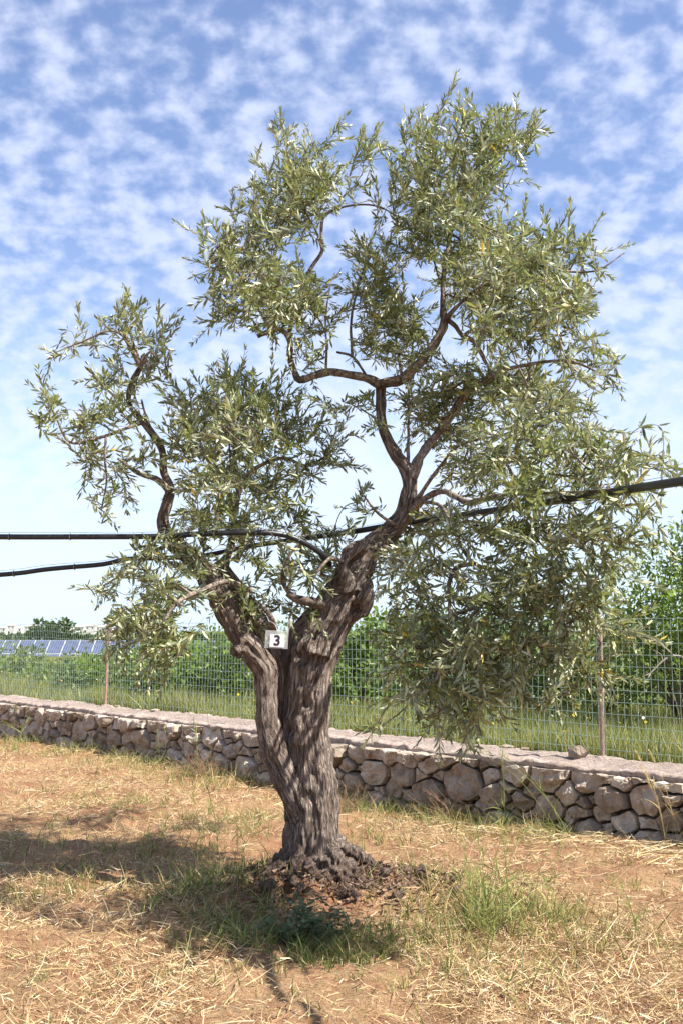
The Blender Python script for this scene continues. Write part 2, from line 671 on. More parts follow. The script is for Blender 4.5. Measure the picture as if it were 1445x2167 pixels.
def power_cells(sites, rad):
    cells = []
    S2 = np.array(sites) / (1.3, 1.0)
    R2 = np.array(rad) ** 2
    for i in range(len(S2)):
        p = S2[i]
        poly = [np.array([max(U0 / 1.3, p[0] - 0.6), ZB]), np.array([min(U1 / 1.3, p[0] + 0.6), ZB]), np.array([min(U1 / 1.3, p[0] + 0.6), ZT]), np.array([max(U0 / 1.3, p[0] - 0.6), ZT])]
        d = np.linalg.norm(S2 - p, axis=1)
        for j in np.argsort(d)[1:26]:
            q = S2[j]
            nn = q - p
            # keep |x-p|^2-Ri <= |x-q|^2-Rj
            c = (q @ q - p @ p + R2[i] - R2[j]) / 2
            new = []
            for k in range(len(poly)):
                A, B = poly[k], poly[(k + 1) % len(poly)]
                fa, fb = nn @ A - c, nn @ B - c
                if fa <= 0:
                    new.append(A)
                if (fa < 0 < fb) or (fb < 0 < fa):
                    new.append(A + (B - A) * fa / (fa - fb))
            poly = new
            if len(poly) < 3:
                break
        cells.append([q * (1.3, 1.0) for q in poly])
    return cells


sites, rad = [], []
for r, tries in ((0.15, 110), (0.115, 500), (0.088, 2200), (0.062, 6000), (0.038, 6000)):
    for _ in range(tries):
        p = np.array([rng.uniform(U0, U1), rng.uniform(ZB + 0.02, ZT)])
        if r > 0.15 and not (p[1] > 0.26 and p[1] < 0.37 or p[1] < 0.14 and p[1] > 0.0):
            continue
        rr = r * rng.uniform(0.8, 1.2)
        if sites:
            d = np.array(sites) - p
            e = np.sqrt((d[:, 0] / 1.4) ** 2 + (d[:, 1] * 1.12) ** 2)
            if (e < (np.array(rad) + rr) * 0.93).any():
                continue
        sites.append(p)
        rad.append(rr)
cells = power_cells(sites, rad)


def stone_mesh(poly, seed):
    """a rough quarried block that fills one cell of the wall face; local origin at its middle"""
    P = np.array(poly)
    ctr = P.mean(0)
    if len(P) < 3:
        return None
    area = 0.5 * abs(np.sum(P[:, 0] * np.roll(P[:, 1], -1) - P[:, 1] * np.roll(P[:, 0], -1)))
    if area < 0.0011:
        return None
    r = np.random.default_rng(seed)
    size = math.sqrt(area)
    gap = 0.004 + 0.018 * size + r.uniform(0, 0.010)
    # resample the outline, keeping it angular
    seg = np.roll(P, -1, 0) - P
    ln = np.linalg.norm(seg, axis=1)
    n = 18
    cum = np.concatenate([[0], np.cumsum(ln)])
    s = (np.arange(n) + r.uniform(0.2, 0.8, n)) / n * cum[-1]
    k = np.clip(np.searchsorted(cum, s) - 1, 0, len(P) - 1)
    O = P[k] + seg[k] * ((s - cum[k]) / np.maximum(ln[k], 1e-9))[:, None]
    for c_ in P:
        O[np.linalg.norm(O - c_, axis=1).argmin()] = c_
    d = O - ctr
    dist = np.linalg.norm(d, axis=1)
    d = d * ((dist - gap) / dist)[:, None] * (1 + r.normal(0, 0.03, n))[:, None]
    depth = min(0.075, 0.32 * size) * r.uniform(0.7, 1.3)
    proud = r.uniform(-0.035, 0.04)
    # the broken face: the lowest of a few tilted planes
    npl = r.integers(3, 6)
    gr = r.normal(0, 0.6, (npl, 2))
    gr[0] = r.normal(0, 0.12, 2)
    hh = depth * r.uniform(0.75, 1.25, npl)
    prof = [(0.94, 0.16), (1.0, 0.05), (0.985, 0.0), (0.93, None), (0.80, None), (0.60, None), (0.38, None), (0.18, None)]
    V = []
    for q, (sc, dv) in enumerate(prof):
        jit = 1 + r.normal(0, 0.035, n) if q > 2 else np.ones(n)
        uz = d * (sc * jit)[:, None]
        if dv is not None:
            vv = np.full(n, dv)
        else:
            top = (hh[None] + uz @ gr.T).min(1)
            edge = min(1.0, (1 - sc) / 0.16)
            vv = -np.maximum(top, 0.1 * depth) * (0.6 + 0.4 * edge)
        V.append(np.column_stack([uz[:, 0], vv - proud, uz[:, 1]]))
    V = np.vstack(V + [np.array([[0, -hh.min() - proud, 0]])])
    big = fbm(V * (3.0 / size) + seed * 3.7, 3, seed)
    V[n * 2:, 1] += (0.22 * depth * big)[n * 2:]
    V[n * 2:] += r.normal(0, 0.0016 + 0.008 * size, (len(V) - 2 * n, 3))
    Q = []
    for q in range(len(prof) - 1):
        j = np.arange(n)
        kx = (j + 1) % n
        Q.append(np.stack([q * n + j, q * n + kx, (q + 1) * n + kx, (q + 1) * n + j], 1))
    j = np.arange(n)
    last = (len(prof) - 1) * n
    T = np.stack([last + j, last + (j + 1) % n, np.full(n, len(V) - 1)], 1)
    X = V[:, 0:1] * np.array([[TU[0], TU[1], 0]]) + V[:, 1:2] * np.array([[NV[0], NV[1], 0]]) + V[:, 2:3] * np.array([[0, 0, 1.0]])
    return X, np.vstack(Q), T, ctr, area


stones = []
for k, poly in enumerate(cells):
    if len(poly) < 3:
        continue
    g = stone_mesh(poly, k)
    if g:
        stones.append(g)
vis = [g for g in stones if -9.8 < g[3][0] < 5.4]
vis.sort(key=lambda g: -g[4])
ind = set(id(g) for g in vis[:300])
rest = Bag()
for g in stones:
    X, Q, T, ctr, area = g
    c3 = W(ctr[0], 0.0, ctr[1])
    if id(g) in ind:
        me = mesh_data('stone', X, [Q, T], M_STONE, False)
        o = link('stone', me, wall)
        o.location = c3 - W(0, 0, 0)
    else:
        rest.add(X + c3 - W(0, 0, 0), Q, T)
if rest.n:
    tag(link('small_stones', rest.mesh('small_stones', M_STONE, False), wall), kind='stuff')
# earth and rubble core behind the facing stones
V, Q = box_verts((U0, 0.12, -0.3), (U1, WALL_T - 0.04, WALL_TOP - 0.045))
link('core', mesh_data('core', W(V[:, 0], V[:, 1], V[:, 2]) - W(0, 0, 0), Q, M_EARTH, False), wall)
# cement top with a ragged front lip
cu = np.arange(U0, U1, 0.03)
cvs = np.array([0.0, 0.0, 0.02, 0.06, 0.12, 0.2, 0.3, 0.4, 0.5, 0.6, 0.66, 0.70, 0.70])
CU, CV = np.meshgrid(cu, cvs, indexing='ij')
lip = (0.045 * fbm(np.stack([cu * 3.1, 0 * cu, 0 * cu], 1), 3, 41) + 0.014 * fbm(np.stack([cu * 17, 0 * cu, 0 * cu], 1), 2, 43)) + 0.035
lipb = 0.05 * fbm(np.stack([cu * 2.3, 0 * cu, 0 * cu], 1), 3, 47)
tt = CV / 0.7
CVd = CV + lip[:, None] * (1 - tt) + lipb[:, None] * tt
CZ = WALL_TOP + 0.016 * noise2(CU, CVd, 1.7, 3, 51) + 0.016 * noise2(CU, CVd, 11, 3, 53)
CZ[:, 1] -= 0.018
CZ[:, 2] -= 0.004
CZ[:, 0] = WALL_TOP - 0.055 + 0.018 * fbm(np.stack([cu * 9, 0 * cu, 0 * cu], 1), 2, 57)
CVd[:, 0] += 0.012
CZ[:, -1] = WALL_TOP - 0.09
cV = W(CU, CVd, CZ).reshape(-1, 3) - W(0, 0, 0)
a, b = len(cu), len(cvs)
i2, j2 = np.meshgrid(np.arange(a - 1), np.arange(b - 1), indexing='ij')
i2, j2 = i2.ravel(), j2.ravel()
cQ = np.stack([i2 * b + j2, (i2 + 1) * b + j2, (i2 + 1) * b + j2 + 1, i2 * b + j2 + 1], 1)
link('cement_top', mesh_data('cement_top', cV, cQ, M_CEM), wall)


def loose_stone(name, loc, rx, ry, rz, seed, label, group=None, cat='stone', rot=0.0):
    r = np.random.default_rng(seed)
    pts = nrm(r.normal(size=(42, 3)))
    import bmesh
    bm = bmesh.new()
    for p in pts:
        bm.verts.new(Vector(p))
    bmesh.ops.convex_hull(bm, input=bm.verts)
    bmesh.ops.subdivide_edges(bm, edges=bm.edges, cuts=1, use_grid_fill=True)
    me = bpy.data.meshes.new(name)
    bm.to_mesh(me)
    bm.free()
    v = np.empty(len(me.vertices) * 3, np.float32)
    me.vertices.foreach_get('co', v)
    v = v.reshape(-1, 3)
    v = v * (1 + 0.13 * fbm(v * 1.8 + seed, 3, seed))[:, None]
    v[:, 2] = np.maximum(v[:, 2], -0.72)
    v = v * np.array([rx, ry, rz])
    me.vertices.foreach_set('co', v.ravel())
    me.materials.append(M_STONE)
    o = link(name, me)
    o.location = [float(q) for q in loc]
    o.rotation_euler = (0, 0, rot)
    tag(o, label, cat, group)
    return o




def on_wall(px, py, v):
    """the place on the wall top in that direction, v metres behind the front edge"""
    p = ground_at(px, py, WALL_TOP)
    for _ in range(20):
        p = p * (1 + (v - UV(p[0], p[1])[1]) / max(float(p[:2] @ NV), 1))
    return p


p = on_wall(1221, 1590, 0.44)
loose_stone('loose_stone', (p[0], p[1], WALL_TOP + 0.05), 0.098, 0.08, 0.07, 5, 'grey rounded loose stone lying on the cement wall top beside a fence post', rot=0.4)
for k, (px, py, s_) in enumerate(((1070, 1578, 0.05), (1110, 1580, 0.04), (930, 1566, 0.045), (330, 1505, 0.05), (405, 1514, 0.05), (250, 1495, 0.04))):
    p = on_wall(px, py, 0.66)
    loose_stone('rubble_chip', (p[0], p[1], WALL_TOP + 0.008), s_ * 1.5, s_, s_ * 0.4, 60 + k, 'pale flat chip of rubble along the back edge of the wall top', 'rubble chips on the wall top', rot=k * 1.3)

# ------------------------------------------------------------------ wire fence
M_POST = mat_plain('weathered_steel', (0.33, 0.24, 0.18), 0.6, 0.1, 0.3, 40)
M_RUST = mat_plain('rusty_steel', (0.42, 0.25, 0.16), 0.7, 0.1, 0.35, 50)
M_WIRE = mat_plain('green_coated_wire', (0.27, 0.36, 0.31), 0.35, 0.0, 0.15, 8)
fence = empty('wire_fence', W(0, 0.6, WALL_TOP))
tag(fence, 'green welded wire mesh fence on thin metal posts along the wall top', 'fence')
FO = W(0, 0.6, WALL_TOP)
FH = 1.21
PITCHU = 4.25
for k in range(-3, 3):
    u = 2.72 + PITCHU * (k - 0)
    if u > U1 or u < U0:
        continue
    lean = 0.035 if k == -2 else rng.normal(0, 0.01)
    P = np.array([W(u, 0.55, WALL_TOP - 0.06), W(u + lean * 0.5, 0.55, WALL_TOP + 0.6), W(u + lean, 0.55, WALL_TOP + FH + 0.02)]) - FO
    bg_ = Bag()
    bg_.tube(catmull(P, 0.1), 0.02, 10)
    ang = np.linspace(0, 2 * np.pi, 13)[:-1]
    post = link('post', bg_.mesh('post', M_RUST if k == -2 else M_POST), fence)
    cb = Bag()
    cb.tube(np.array([W(u, 0.55, WALL_TOP - 0.03), W(u, 0.55, WALL_TOP + 0.012), W(u, 0.55, WALL_TOP + 0.035)]) - FO, np.array([0.13, 0.09, 0.03]), 14, wob=0.3, seed=k + 9)
    link('footing', cb.mesh('footing', M_CEM), post)
wires = Bag()
us = np.arange(U0, U1, 0.066)


def fence_pt(u, h):
    sag = 0.02 * np.sin(u * 1.3) + 0.012 * np.sin(u * 3.7 + 1)
    slant = 0.10 * np.exp(-((u + 6.9) / 0.7) ** 2) * np.clip((h - 0.8) / 0.4, 0, 1)
    dz = -0.05 * np.exp(-((u + 6.9) / 0.6) ** 2) * np.clip((h - 0.7) / 0.5, 0, 1)
    return W(u + slant, 0.6 + sag * (h / 1.2) + 0.01, WALL_TOP - 0.02 + h + dz) - FO


for u in us:
    hh = np.array([0, 0.4, 0.8, 0.95, 1.1, FH])
    wires.tube(np.array([fence_pt(u, h) for h in hh]), 0.0019, 4, False)
hu = np.arange(U0, U1, 0.22)
for h in [0.01] + list(np.arange(0.1, FH + 0.01, 0.1)):
    wires.tube(np.array([fence_pt(u, min(h, FH)) for u in hu]), 0.0021, 4, False)
tag(link('wire_mesh', wires.mesh('wire_mesh', M_WIRE), fence), kind='stuff')

# ------------------------------------------------------------------ the old olive tree
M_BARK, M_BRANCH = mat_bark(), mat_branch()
tree = empty('olive_tree', (TREE[0], TREE[1], 0.05))
tag(tree, 'old gnarled olive tree with a split trunk and silvery green crown', 'tree')
TO = np.array([TREE[0], TREE[1], 0.05])


def pl(pts, Y0=6.9):
    """pixel polyline (px, py, half width px[, Y]) -> world points and radii"""
    o, lastY = [], Y0
    for q in pts:
        if len(q) > 3:
            lastY = q[3]
        o.append([*at(q[0], q[1], lastY), q[2] * lastY / F])
    return np.array(o)


MAIN = pl([(655, 1925, 66, 6.9), (657, 1860, 62), (660, 1800, 60), (661, 1720, 58), (656, 1650, 57), (651, 1590, 53), (652, 1520, 49), (657, 1450, 49),
           (667, 1390, 51, 6.94), (686, 1340, 53, 6.98), (714, 1290, 55, 7.0), (738, 1245, 49), (757, 1200, 37), (786, 1158, 29, 7.03), (826, 1126, 25, 7.06),
           (856, 1085, 22), (866, 1040, 20), (862, 1000, 19), (838, 965, 16), (817, 925, 14), (806, 880, 13), (805, 812, 12.5)])
LEFT = pl([(640, 1740, 26, 6.84), (610, 1660, 30, 6.8), (582, 1595, 31, 6.78), (565, 1530, 28), (563, 1470, 27), (560, 1418, 30), (533, 1378, 33), (505, 1340, 31),
           (487, 1300, 30), (466, 1258, 30), (435, 1215, 27), (395, 1170, 24), (358, 1138, 18), (345, 1100, 15), (356, 1060, 14), (361, 1035, 13), (347, 1000, 11),
           (346, 960, 9), (332, 930, 9.5), (304, 893, 8.5), (276, 860, 7), (274, 830, 8), (286, 800, 8.5), (300, 775, 7)])
DEAD = pl([(640, 1700, 30, 6.98), (606, 1610, 24, 7.02), (592, 1530, 18, 7.04), (594, 1455, 19, 7.04), (586, 1392, 23, 7.02), (560, 1335, 22, 6.98), (526, 1285, 20, 6.94), (492, 1232, 19, 6.9), (460, 1190, 15, 6.85)])
BACKW = pl([(630, 1640, 30, 7.12), (618, 1540, 26, 7.18), (620, 1440, 28, 7.2), (628, 1370, 27, 7.2), (648, 1325, 25, 7.18), (690, 1285, 26, 7.15)])
SPUR = pl([(738, 1250, 24, 6.88), (729, 1212, 16, 6.84), (728, 1185, 14, 6.84), (742, 1164, 13, 6.88), (775, 1155, 14, 6.95)])
KNOB = pl([(765, 1300, 16, 6.93), (775, 1258, 22, 6.9), (772, 1228, 15, 6.93)])
BUMPL = pl([(497, 1392, 12, 6.72), (505, 1376, 22, 6.72), (515, 1350, 16, 6.72)])
SPIKE = pl([(672, 1385, 30, 6.80), (684, 1352, 17, 6.80), (690, 1338, 6, 6.8)])
trunk_lines = [MAIN, LEFT, DEAD, BACKW, SPUR, KNOB, BUMPL, SPIKE]
# fluted strands winding up the main trunk
mainr = catmull(MAIN, 0.06)
for k in range(11):
    ang0 = k / 11 * 2 * np.pi + rng.normal(0, 0.15)
    i0, i1 = 3, int(rng.integers(20, 34))
    seg = mainr[i0:i1]
    T, A, B = frames(seg[:, :3])
    tw = ang0 + np.linspace(0, rng.uniform(0.2, 0.8), len(seg))
    off = seg[:, 3:4] * 0.70 * (np.cos(tw)[:, None] * A + np.sin(tw)[:, None] * B)
    rr = seg[:, 3] * rng.uniform(0.24, 0.34) * np.clip(np.linspace(1.15, 0.7, len(seg)), 0, 2)
    trunk_lines.append(np.column_stack([seg[:, :3] + off, rr])[::3])
# roots spreading over the mound
for ang, ln, r0, z0 in ((-0.15, 0.80, 0.075, 0.20), (-0.75, 0.62, 0.085, 0.20), (-1.35, 0.40, 0.08, 0.20), (-1.95, 0.34, 0.085, 0.22), (-2.6, 0.45, 0.07, 0.20), (2.95, 0.62, 0.07, 0.17),
                        (3.5, 0.55, 0.065, 0.17), (0.5, 0.5, 0.08, 0.2), (1.5, 0.4, 0.08, 0.2), (-0.45, 0.85, 0.06, 0.15)):
    pts = []
    for t in np.linspace(0, 1, 6):
        rad_ = 0.10 + ln * t * 0.92
        a_ = ang + 0.18 * math.sin(t * 3 + ang * 5)
        x, y = TREE[0] + rad_ * math.cos(a_), TREE[1] + rad_ * math.sin(a_)
        z = float(gz(x, y)) * 1.0 + z0 * (1 - t) ** 2.2 - 0.01 - 0.03 * t
        pts.append([x, y, z, r0 * (1 - 0.62 * t)])
    pts = np.array(pts) - (0, 0, 0.03, 0)
    pts[:, 3] *= 0.72
    trunk_lines.append(pts)
# lumpy burrs at the right of the root crown
for _ in range(50):
    a_ = rng.uniform(-2.2, 0.15)
    d_ = rng.uniform(0.16, 0.9) if a_ > -1.2 else rng.uniform(0.16, 0.5)
    x, y = TREE[0] + d_ * math.cos(a_), TREE[1] + d_ * math.sin(a_) * 0.9
    z = float(gz(x, y)) + 0.02 + 0.08 * max(0, 0.55 - d_)
    r_ = rng.uniform(0.014, 0.04)
    q = rng.normal(0, 0.04, 3) * (1, 1, 0.3)
    trunk_lines.append(np.array([[x, y, z, r_], [x + q[0] * 0.5, y + q[1] * 0.5, z + 0.01, r_ * 1.2], [x + q[0], y + q[1], z, r_ * 0.8]]))

tb = Bag()
seg_pts, seg_T, seg_A, seg_B, seg_s, seg_r = [], [], [], [], [], []
for k, ln in enumerate(trunk_lines):
    c = catmull(ln, 0.035)
    c[:, 3] = np.maximum(c[:, 3] * (0.89 if k != 1 else 0.87), 0.008)
    tb.tube(c[:, :3], c[:, 3], 14, True, wob=0.12, seed=k)
    T, A, B = frames(c[:, :3])
    seg_pts.append(c[:, :3]); seg_T.append(T); seg_A.append(A); seg_B.append(B); seg_r.append(c[:, 3])
    seg_s.append(np.concatenate([[0], np.cumsum(np.linalg.norm(np.diff(c[:, :3], axis=0), axis=1))]) + 7.0 * k)
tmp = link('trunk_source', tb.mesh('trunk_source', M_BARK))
md = tmp.modifiers.new('remesh', 'REMESH')
md.mode = 'VOXEL'
md.voxel_size = 0.0085
sm = tmp.modifiers.new('smooth', 'SMOOTH')
sm.iterations = 1
dg = bpy.context.evaluated_depsgraph_get()
trunk_me = bpy.data.meshes.new_from_object(tmp.evaluated_get(dg))
bpy.data.objects.remove(tmp)
nv_ = len(trunk_me.vertices)
tv = np.empty(nv_ * 3, np.float32)
trunk_me.vertices.foreach_get('co', tv)
tv = tv.reshape(-1, 3).astype(float)
tn = np.empty(nv_ * 3, np.float32)
trunk_me.vertices.foreach_get('normal', tn)
tn = tn.reshape(-1, 3).astype(float)
SP, ST, SA, SB, SS, SR = map(np.concatenate, (seg_pts, seg_T, seg_A, seg_B, seg_s, seg_r))
near = np.empty(nv_, int)
for i in range(0, nv_, 4000):
    d = np.linalg.norm(tv[i:i + 4000, None, :] - SP[None], axis=2) - SR[None]
    near[i:i + 4000] = d.argmin(1)
# bark grain follows the nearest MAIN / LEFT axis so that it runs up the trunk without jumps
nmain = len(seg_pts[0]) + len(seg_pts[1]) + len(seg_pts[2]) + len(seg_pts[3])
nearm = np.empty(nv_, int)
for i in range(0, nv_, 4000):
    d = np.linalg.norm(tv[i:i + 4000, None, :] - SP[None, :nmain], axis=2) - SR[None, :nmain]
    nearm[i:i + 4000] = d.argmin(1)
off = tv - SP[nearm]
s_ = SS[nearm] + (off * ST[nearm]).sum(1)
grain = np.column_stack([(off * SA[nearm]).sum(1), (off * SB[nearm]).sum(1), s_ * 0.11])
ridg = 1 - np.abs(fbm(grain * np.array([24, 24, 30]), 3, 77))
fine_ = fbm(grain * np.array([55, 55, 60]), 2, 79)
lump = fbm(tv * 7, 3, 81)
thick = np.clip(SR[nearm] / 0.10, 0.15, 1)
disp = thick * (0.022 * (ridg - 0.75) + 0.007 * fine_ + 0.014 * lump)
rootk = np.clip((0.32 - tv[:, 2]) / 0.2, 0, 1)
disp += rootk * (0.020 * fbm(tv * 13, 3, 83) + 0.010 * fbm(tv * 38, 2, 85))
# knot holes and the hollow
for px, py, Y, rp, dep in ((641, 1388, 6.80, 13, 0.05), (612, 1545, 6.80, 13, 0.05), (752, 1290, 6.86, 12, 0.035), (650, 1490, 6.78, 9, 0.025), (655, 1690, 6.72, 12, 0.02)):
    c = at(px, py, Y)
    d = np.linalg.norm((tv - c) * np.array([1, 0.6, 0.75]), axis=1)
    disp -= dep * np.exp(-(d / (rp * 3e-3)) ** 2)
    disp += 0.35 * dep * np.exp(-((d - rp * 4.6e-3) / (rp * 1.6e-3)) ** 2)
tv2 = tv + tn * disp[:, None]
trunk_me.vertices.foreach_set('co', (tv2 - TO).astype(np.float32).ravel())
trunk_me.update()
at_ = trunk_me.attributes.new('grain', 'FLOAT_VECTOR', 'POINT')
at_.data.foreach_set('vector', grain.astype(np.float32).ravel())
trunk_me.polygons.foreach_set('use_smooth', np.ones(len(trunk_me.polygons), bool))
trunk_me.name = 'trunk'
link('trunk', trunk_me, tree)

# secondary branches that show in the photograph (px, py, half width px, Y)
BR = [
    [(805, 815, 11, 7.0), (780, 803, 10), (740, 793, 9), (700, 790, 8.5), (660, 797, 8.5, 6.95), (634, 803, 9), (623, 785, 7.5), (614, 755, 6.5), (612, 718, 6, 6.9), (598, 699, 6), (575, 698, 5.5), (545, 712, 5)],
    [(805, 812, 11, 7.0), (850, 803, 12), (882, 775, 11), (910, 742, 10), (930, 708, 9), (938, 680, 9), (936, 640, 6), (938, 580, 5.5), (946, 520, 5), (956, 450, 4), (972, 380, 3.5), (990, 300, 2.5)],
    [(938, 680, 7, 7.0), (965, 650, 4.5, 6.95), (1000, 615, 4, 6.9), (1040, 590, 3.5, 6.85), (1100, 565, 3, 6.8), (1190, 575, 2.5, 6.7), (1260, 570, 2), (1320, 535, 1.2)],
    [(945, 676, 6, 7.0), (965, 690, 5), (977, 712, 5), (1005, 725, 5, 6.9), (1028, 770, 4, 6.85)],
    [(977, 712, 4, 7.0), (1000, 700, 3.5), (1050, 705, 3, 7.2), (1140, 715, 2.5, 7.3), (1220, 690, 2)],
    [(866, 1015, 13, 7.05), (885, 968, 11, 7.05), (908, 938, 9, 7.1), (950, 890, 9, 7.1), (985, 832, 9, 7.1), (1010, 815, 6, 7.0), (1060, 787, 5, 6.9), (1120, 770, 4, 6.8), (1200, 762, 3, 6.7), (1260, 785, 2.2), (1310, 815, 1.5)],
    [(982, 842, 8, 7.1), (986, 810, 7.5), (990, 785, 7)],
    [(880, 1060, 6, 7.0), (905, 1020, 4, 6.9), (935, 980, 3.5, 6.8), (970, 945, 3, 6.6), (1040, 925, 2.5, 6.3), (1120, 920, 2)],
    [(872, 1080, 9, 7.0), (900, 1052, 7, 6.9), (930, 1041, 6.5, 6.8), (958, 1046, 6.5, 6.7), (985, 1062, 7, 6.6), (1010, 1060, 7, 6.4), (1050, 1048, 5, 6.1), (1120, 1045, 4, 5.7), (1230, 1040, 3, 5.3), (1330, 1030, 2, 5.0)],
    [(895, 1062, 4, 6.9), (925, 1066, 4, 6.6), (945, 1085, 4, 6.3), (960, 1130, 4, 6.15), (1000, 1190, 4, 5.9), (1060, 1205, 4, 5.75), (1130, 1240, 3.2, 5.6), (1210, 1290, 2.4, 5.45), (1270, 1360, 1.6, 5.4)],
    [(1005, 1193, 4, 5.9), (965, 1203, 5, 5.85), (948, 1232, 5, 5.8), (948, 1275, 4, 5.75), (950, 1350, 2.6, 5.65), (940, 1440, 1.8, 5.6), (925, 1520, 1.2, 5.55)],
    [(950, 1290, 2.4, 5.75), (1000, 1340, 2.2, 5.65), (1050, 1410, 1.6, 5.55), (1070, 1470, 1.2)],
    [(612, 718, 5, 6.9), (618, 670, 4.5, 6.95), (638, 615, 4.5, 7.0), (662, 565, 4.5), (682, 530, 4), (680, 490, 3.5), (690, 455, 3), (740, 436, 2.2), (800, 438, 1.8), (860, 470, 1.2)],
    [(682, 530, 3, 7.0), (670, 490, 2.5, 6.95), (650, 450, 2.2, 6.9), (630, 390, 2, 6.9), (605, 310, 1.5), (598, 260, 1.0)],
    [(575, 698, 4, 6.9), (545, 650, 3.5, 6.8), (520, 600, 3, 6.7), (490, 550, 2.3, 6.6), (470, 510, 1.6)],
    [(690, 790, 3, 6.98), (691, 735, 2.5, 6.98), (690, 670, 2, 6.95), (700, 600, 1.5)],
    [(780, 803, 3, 7.0), (745, 755, 3, 7.05), (712, 745, 2.5)],
    [(745, 755, 3, 7.05), (742, 690, 2.8, 7.1), (748, 640, 2.5, 7.15), (770, 570, 2, 7.2), (800, 520, 1.5)],
    [(850, 800, 4, 7.0), (840, 740, 3, 7.1), (835, 680, 2.5, 7.2), (840, 600, 1.8)],
    [(862, 985, 4, 7.05), (866, 920, 3, 7.1), (865, 850, 2.5, 7.1)],
    # left side
    [(358, 1036, 8, 6.7), (330, 1012, 6.5, 6.65), (308, 1005, 5.5, 6.6), (283, 993, 4.5, 6.55), (250, 970, 2.5)],
    [(300, 778, 5, 6.7), (285, 750, 5, 6.68), (262, 712, 4, 6.65), (230, 700, 2.5, 6.6), (170, 725, 1.8), (112, 748, 1.2)],
    [(300, 778, 5, 6.7), (305, 750, 4), (318, 800, 2.0)],
    [(303, 772, 4, 6.7), (320, 745, 3, 6.7), (345, 770, 2.2), (362, 740, 1.5)],
    [(298, 770, 3, 6.7), (270, 690, 2, 6.7), (262, 640, 1.2)],
    [(304, 893, 5, 6.7), (270, 905, 3.5, 6.6), (215, 928, 3.5, 6.5), (150, 935, 3, 6.45), (120, 880, 2), (95, 830, 1.3)],
    [(225, 925, 3, 6.5), (222, 970, 2.5, 6.45), (225, 1020, 2.2), (215, 1080, 1.5)],
    [(330, 930, 3, 6.7), (310, 880, 2.5, 6.75), (300, 845, 2)],
    [(470, 1215, 11, 6.86), (490, 1150, 8, 6.95), (498, 1090, 7, 7.0), (508, 1035, 6.5, 7.0), (545, 990, 4.5, 7.05), (600, 968, 4, 7.1), (650, 985, 3, 7.1), (700, 960, 2)],
    [(508, 1035, 5, 7.0), (500, 990, 4, 7.0), (495, 930, 3.5), (510, 860, 2.5), (520, 800, 1.5)],
    [(498, 1070, 4, 7.0), (460, 1010, 4, 6.9), (430, 950, 3.5, 6.85), (410, 890, 2.5)],
    [(600, 968, 3, 7.1), (610, 920, 2.5), (600, 860, 2)],
    [(500, 1190, 7, 6.86), (512, 1150, 7, 6.85), (505, 1110, 6, 6.85)],
    [(530, 1250, 7, 6.8), (480, 1232, 6, 6.6), (430, 1248, 5, 6.4), (385, 1270, 4.5, 6.2), (350, 1310, 3, 6.1), (330, 1370, 2)],
    [(370, 1145, 5, 6.7), (330, 1165, 4, 6.5), (280, 1200, 3, 6.4), (220, 1240, 2, 6.3)],
    [(700, 1285, 12, 6.92), (660, 1275, 11, 6.85), (625, 1268, 9, 6.82), (608, 1255, 8)],
    [(625, 1268, 5, 6.82), (600, 1230, 4, 6.8), (610, 1180, 3, 6.75), (650, 1130, 2)],
    [(580, 1330, 8, 6.8), (575, 1310, 7, 6.75), (560, 1290, 5), (540, 1270, 3)],
    [(728, 1190, 5, 6.84), (700, 1180, 4, 6.75), (680, 1200, 3, 6.7), (660, 1230, 2)],
    [(840, 1115, 5, 7.0), (800, 1085, 3, 6.95), (770, 1050, 2, 6.9)],
    [(800, 1150, 6, 7.0), (840, 1180, 4.5, 6.7), (880, 1230, 4, 6.3), (893, 1300, 3, 6.0), (890, 1390, 2.5, 5.8), (870, 1480, 1.6, 5.7), (800, 1545, 1.0, 5.6)],
]
bb = Bag()
nodeP, nodeR = [], []
for k, q in enumerate(BR):
    c = pl(q)
    c[1:-1, :3] += rng.normal(0, 0.004, (len(c) - 2, 3))
    c = catmull(c, 0.03)
    bb.tube(c[:, :3] - TO, np.maximum(c[:, 3], 0.0025), 8, True, wob=0.2, seed=k + 100)
    nodeP.append(c[:, :3])
    nodeR.append(c[:, 3])
for ln in (MAIN[-9:], LEFT[-14:]):
    c = catmull(ln, 0.05)
    nodeP.append(c[:, :3])
    nodeR.append(c[:, 3])
nodeP = np.vstack(nodeP)

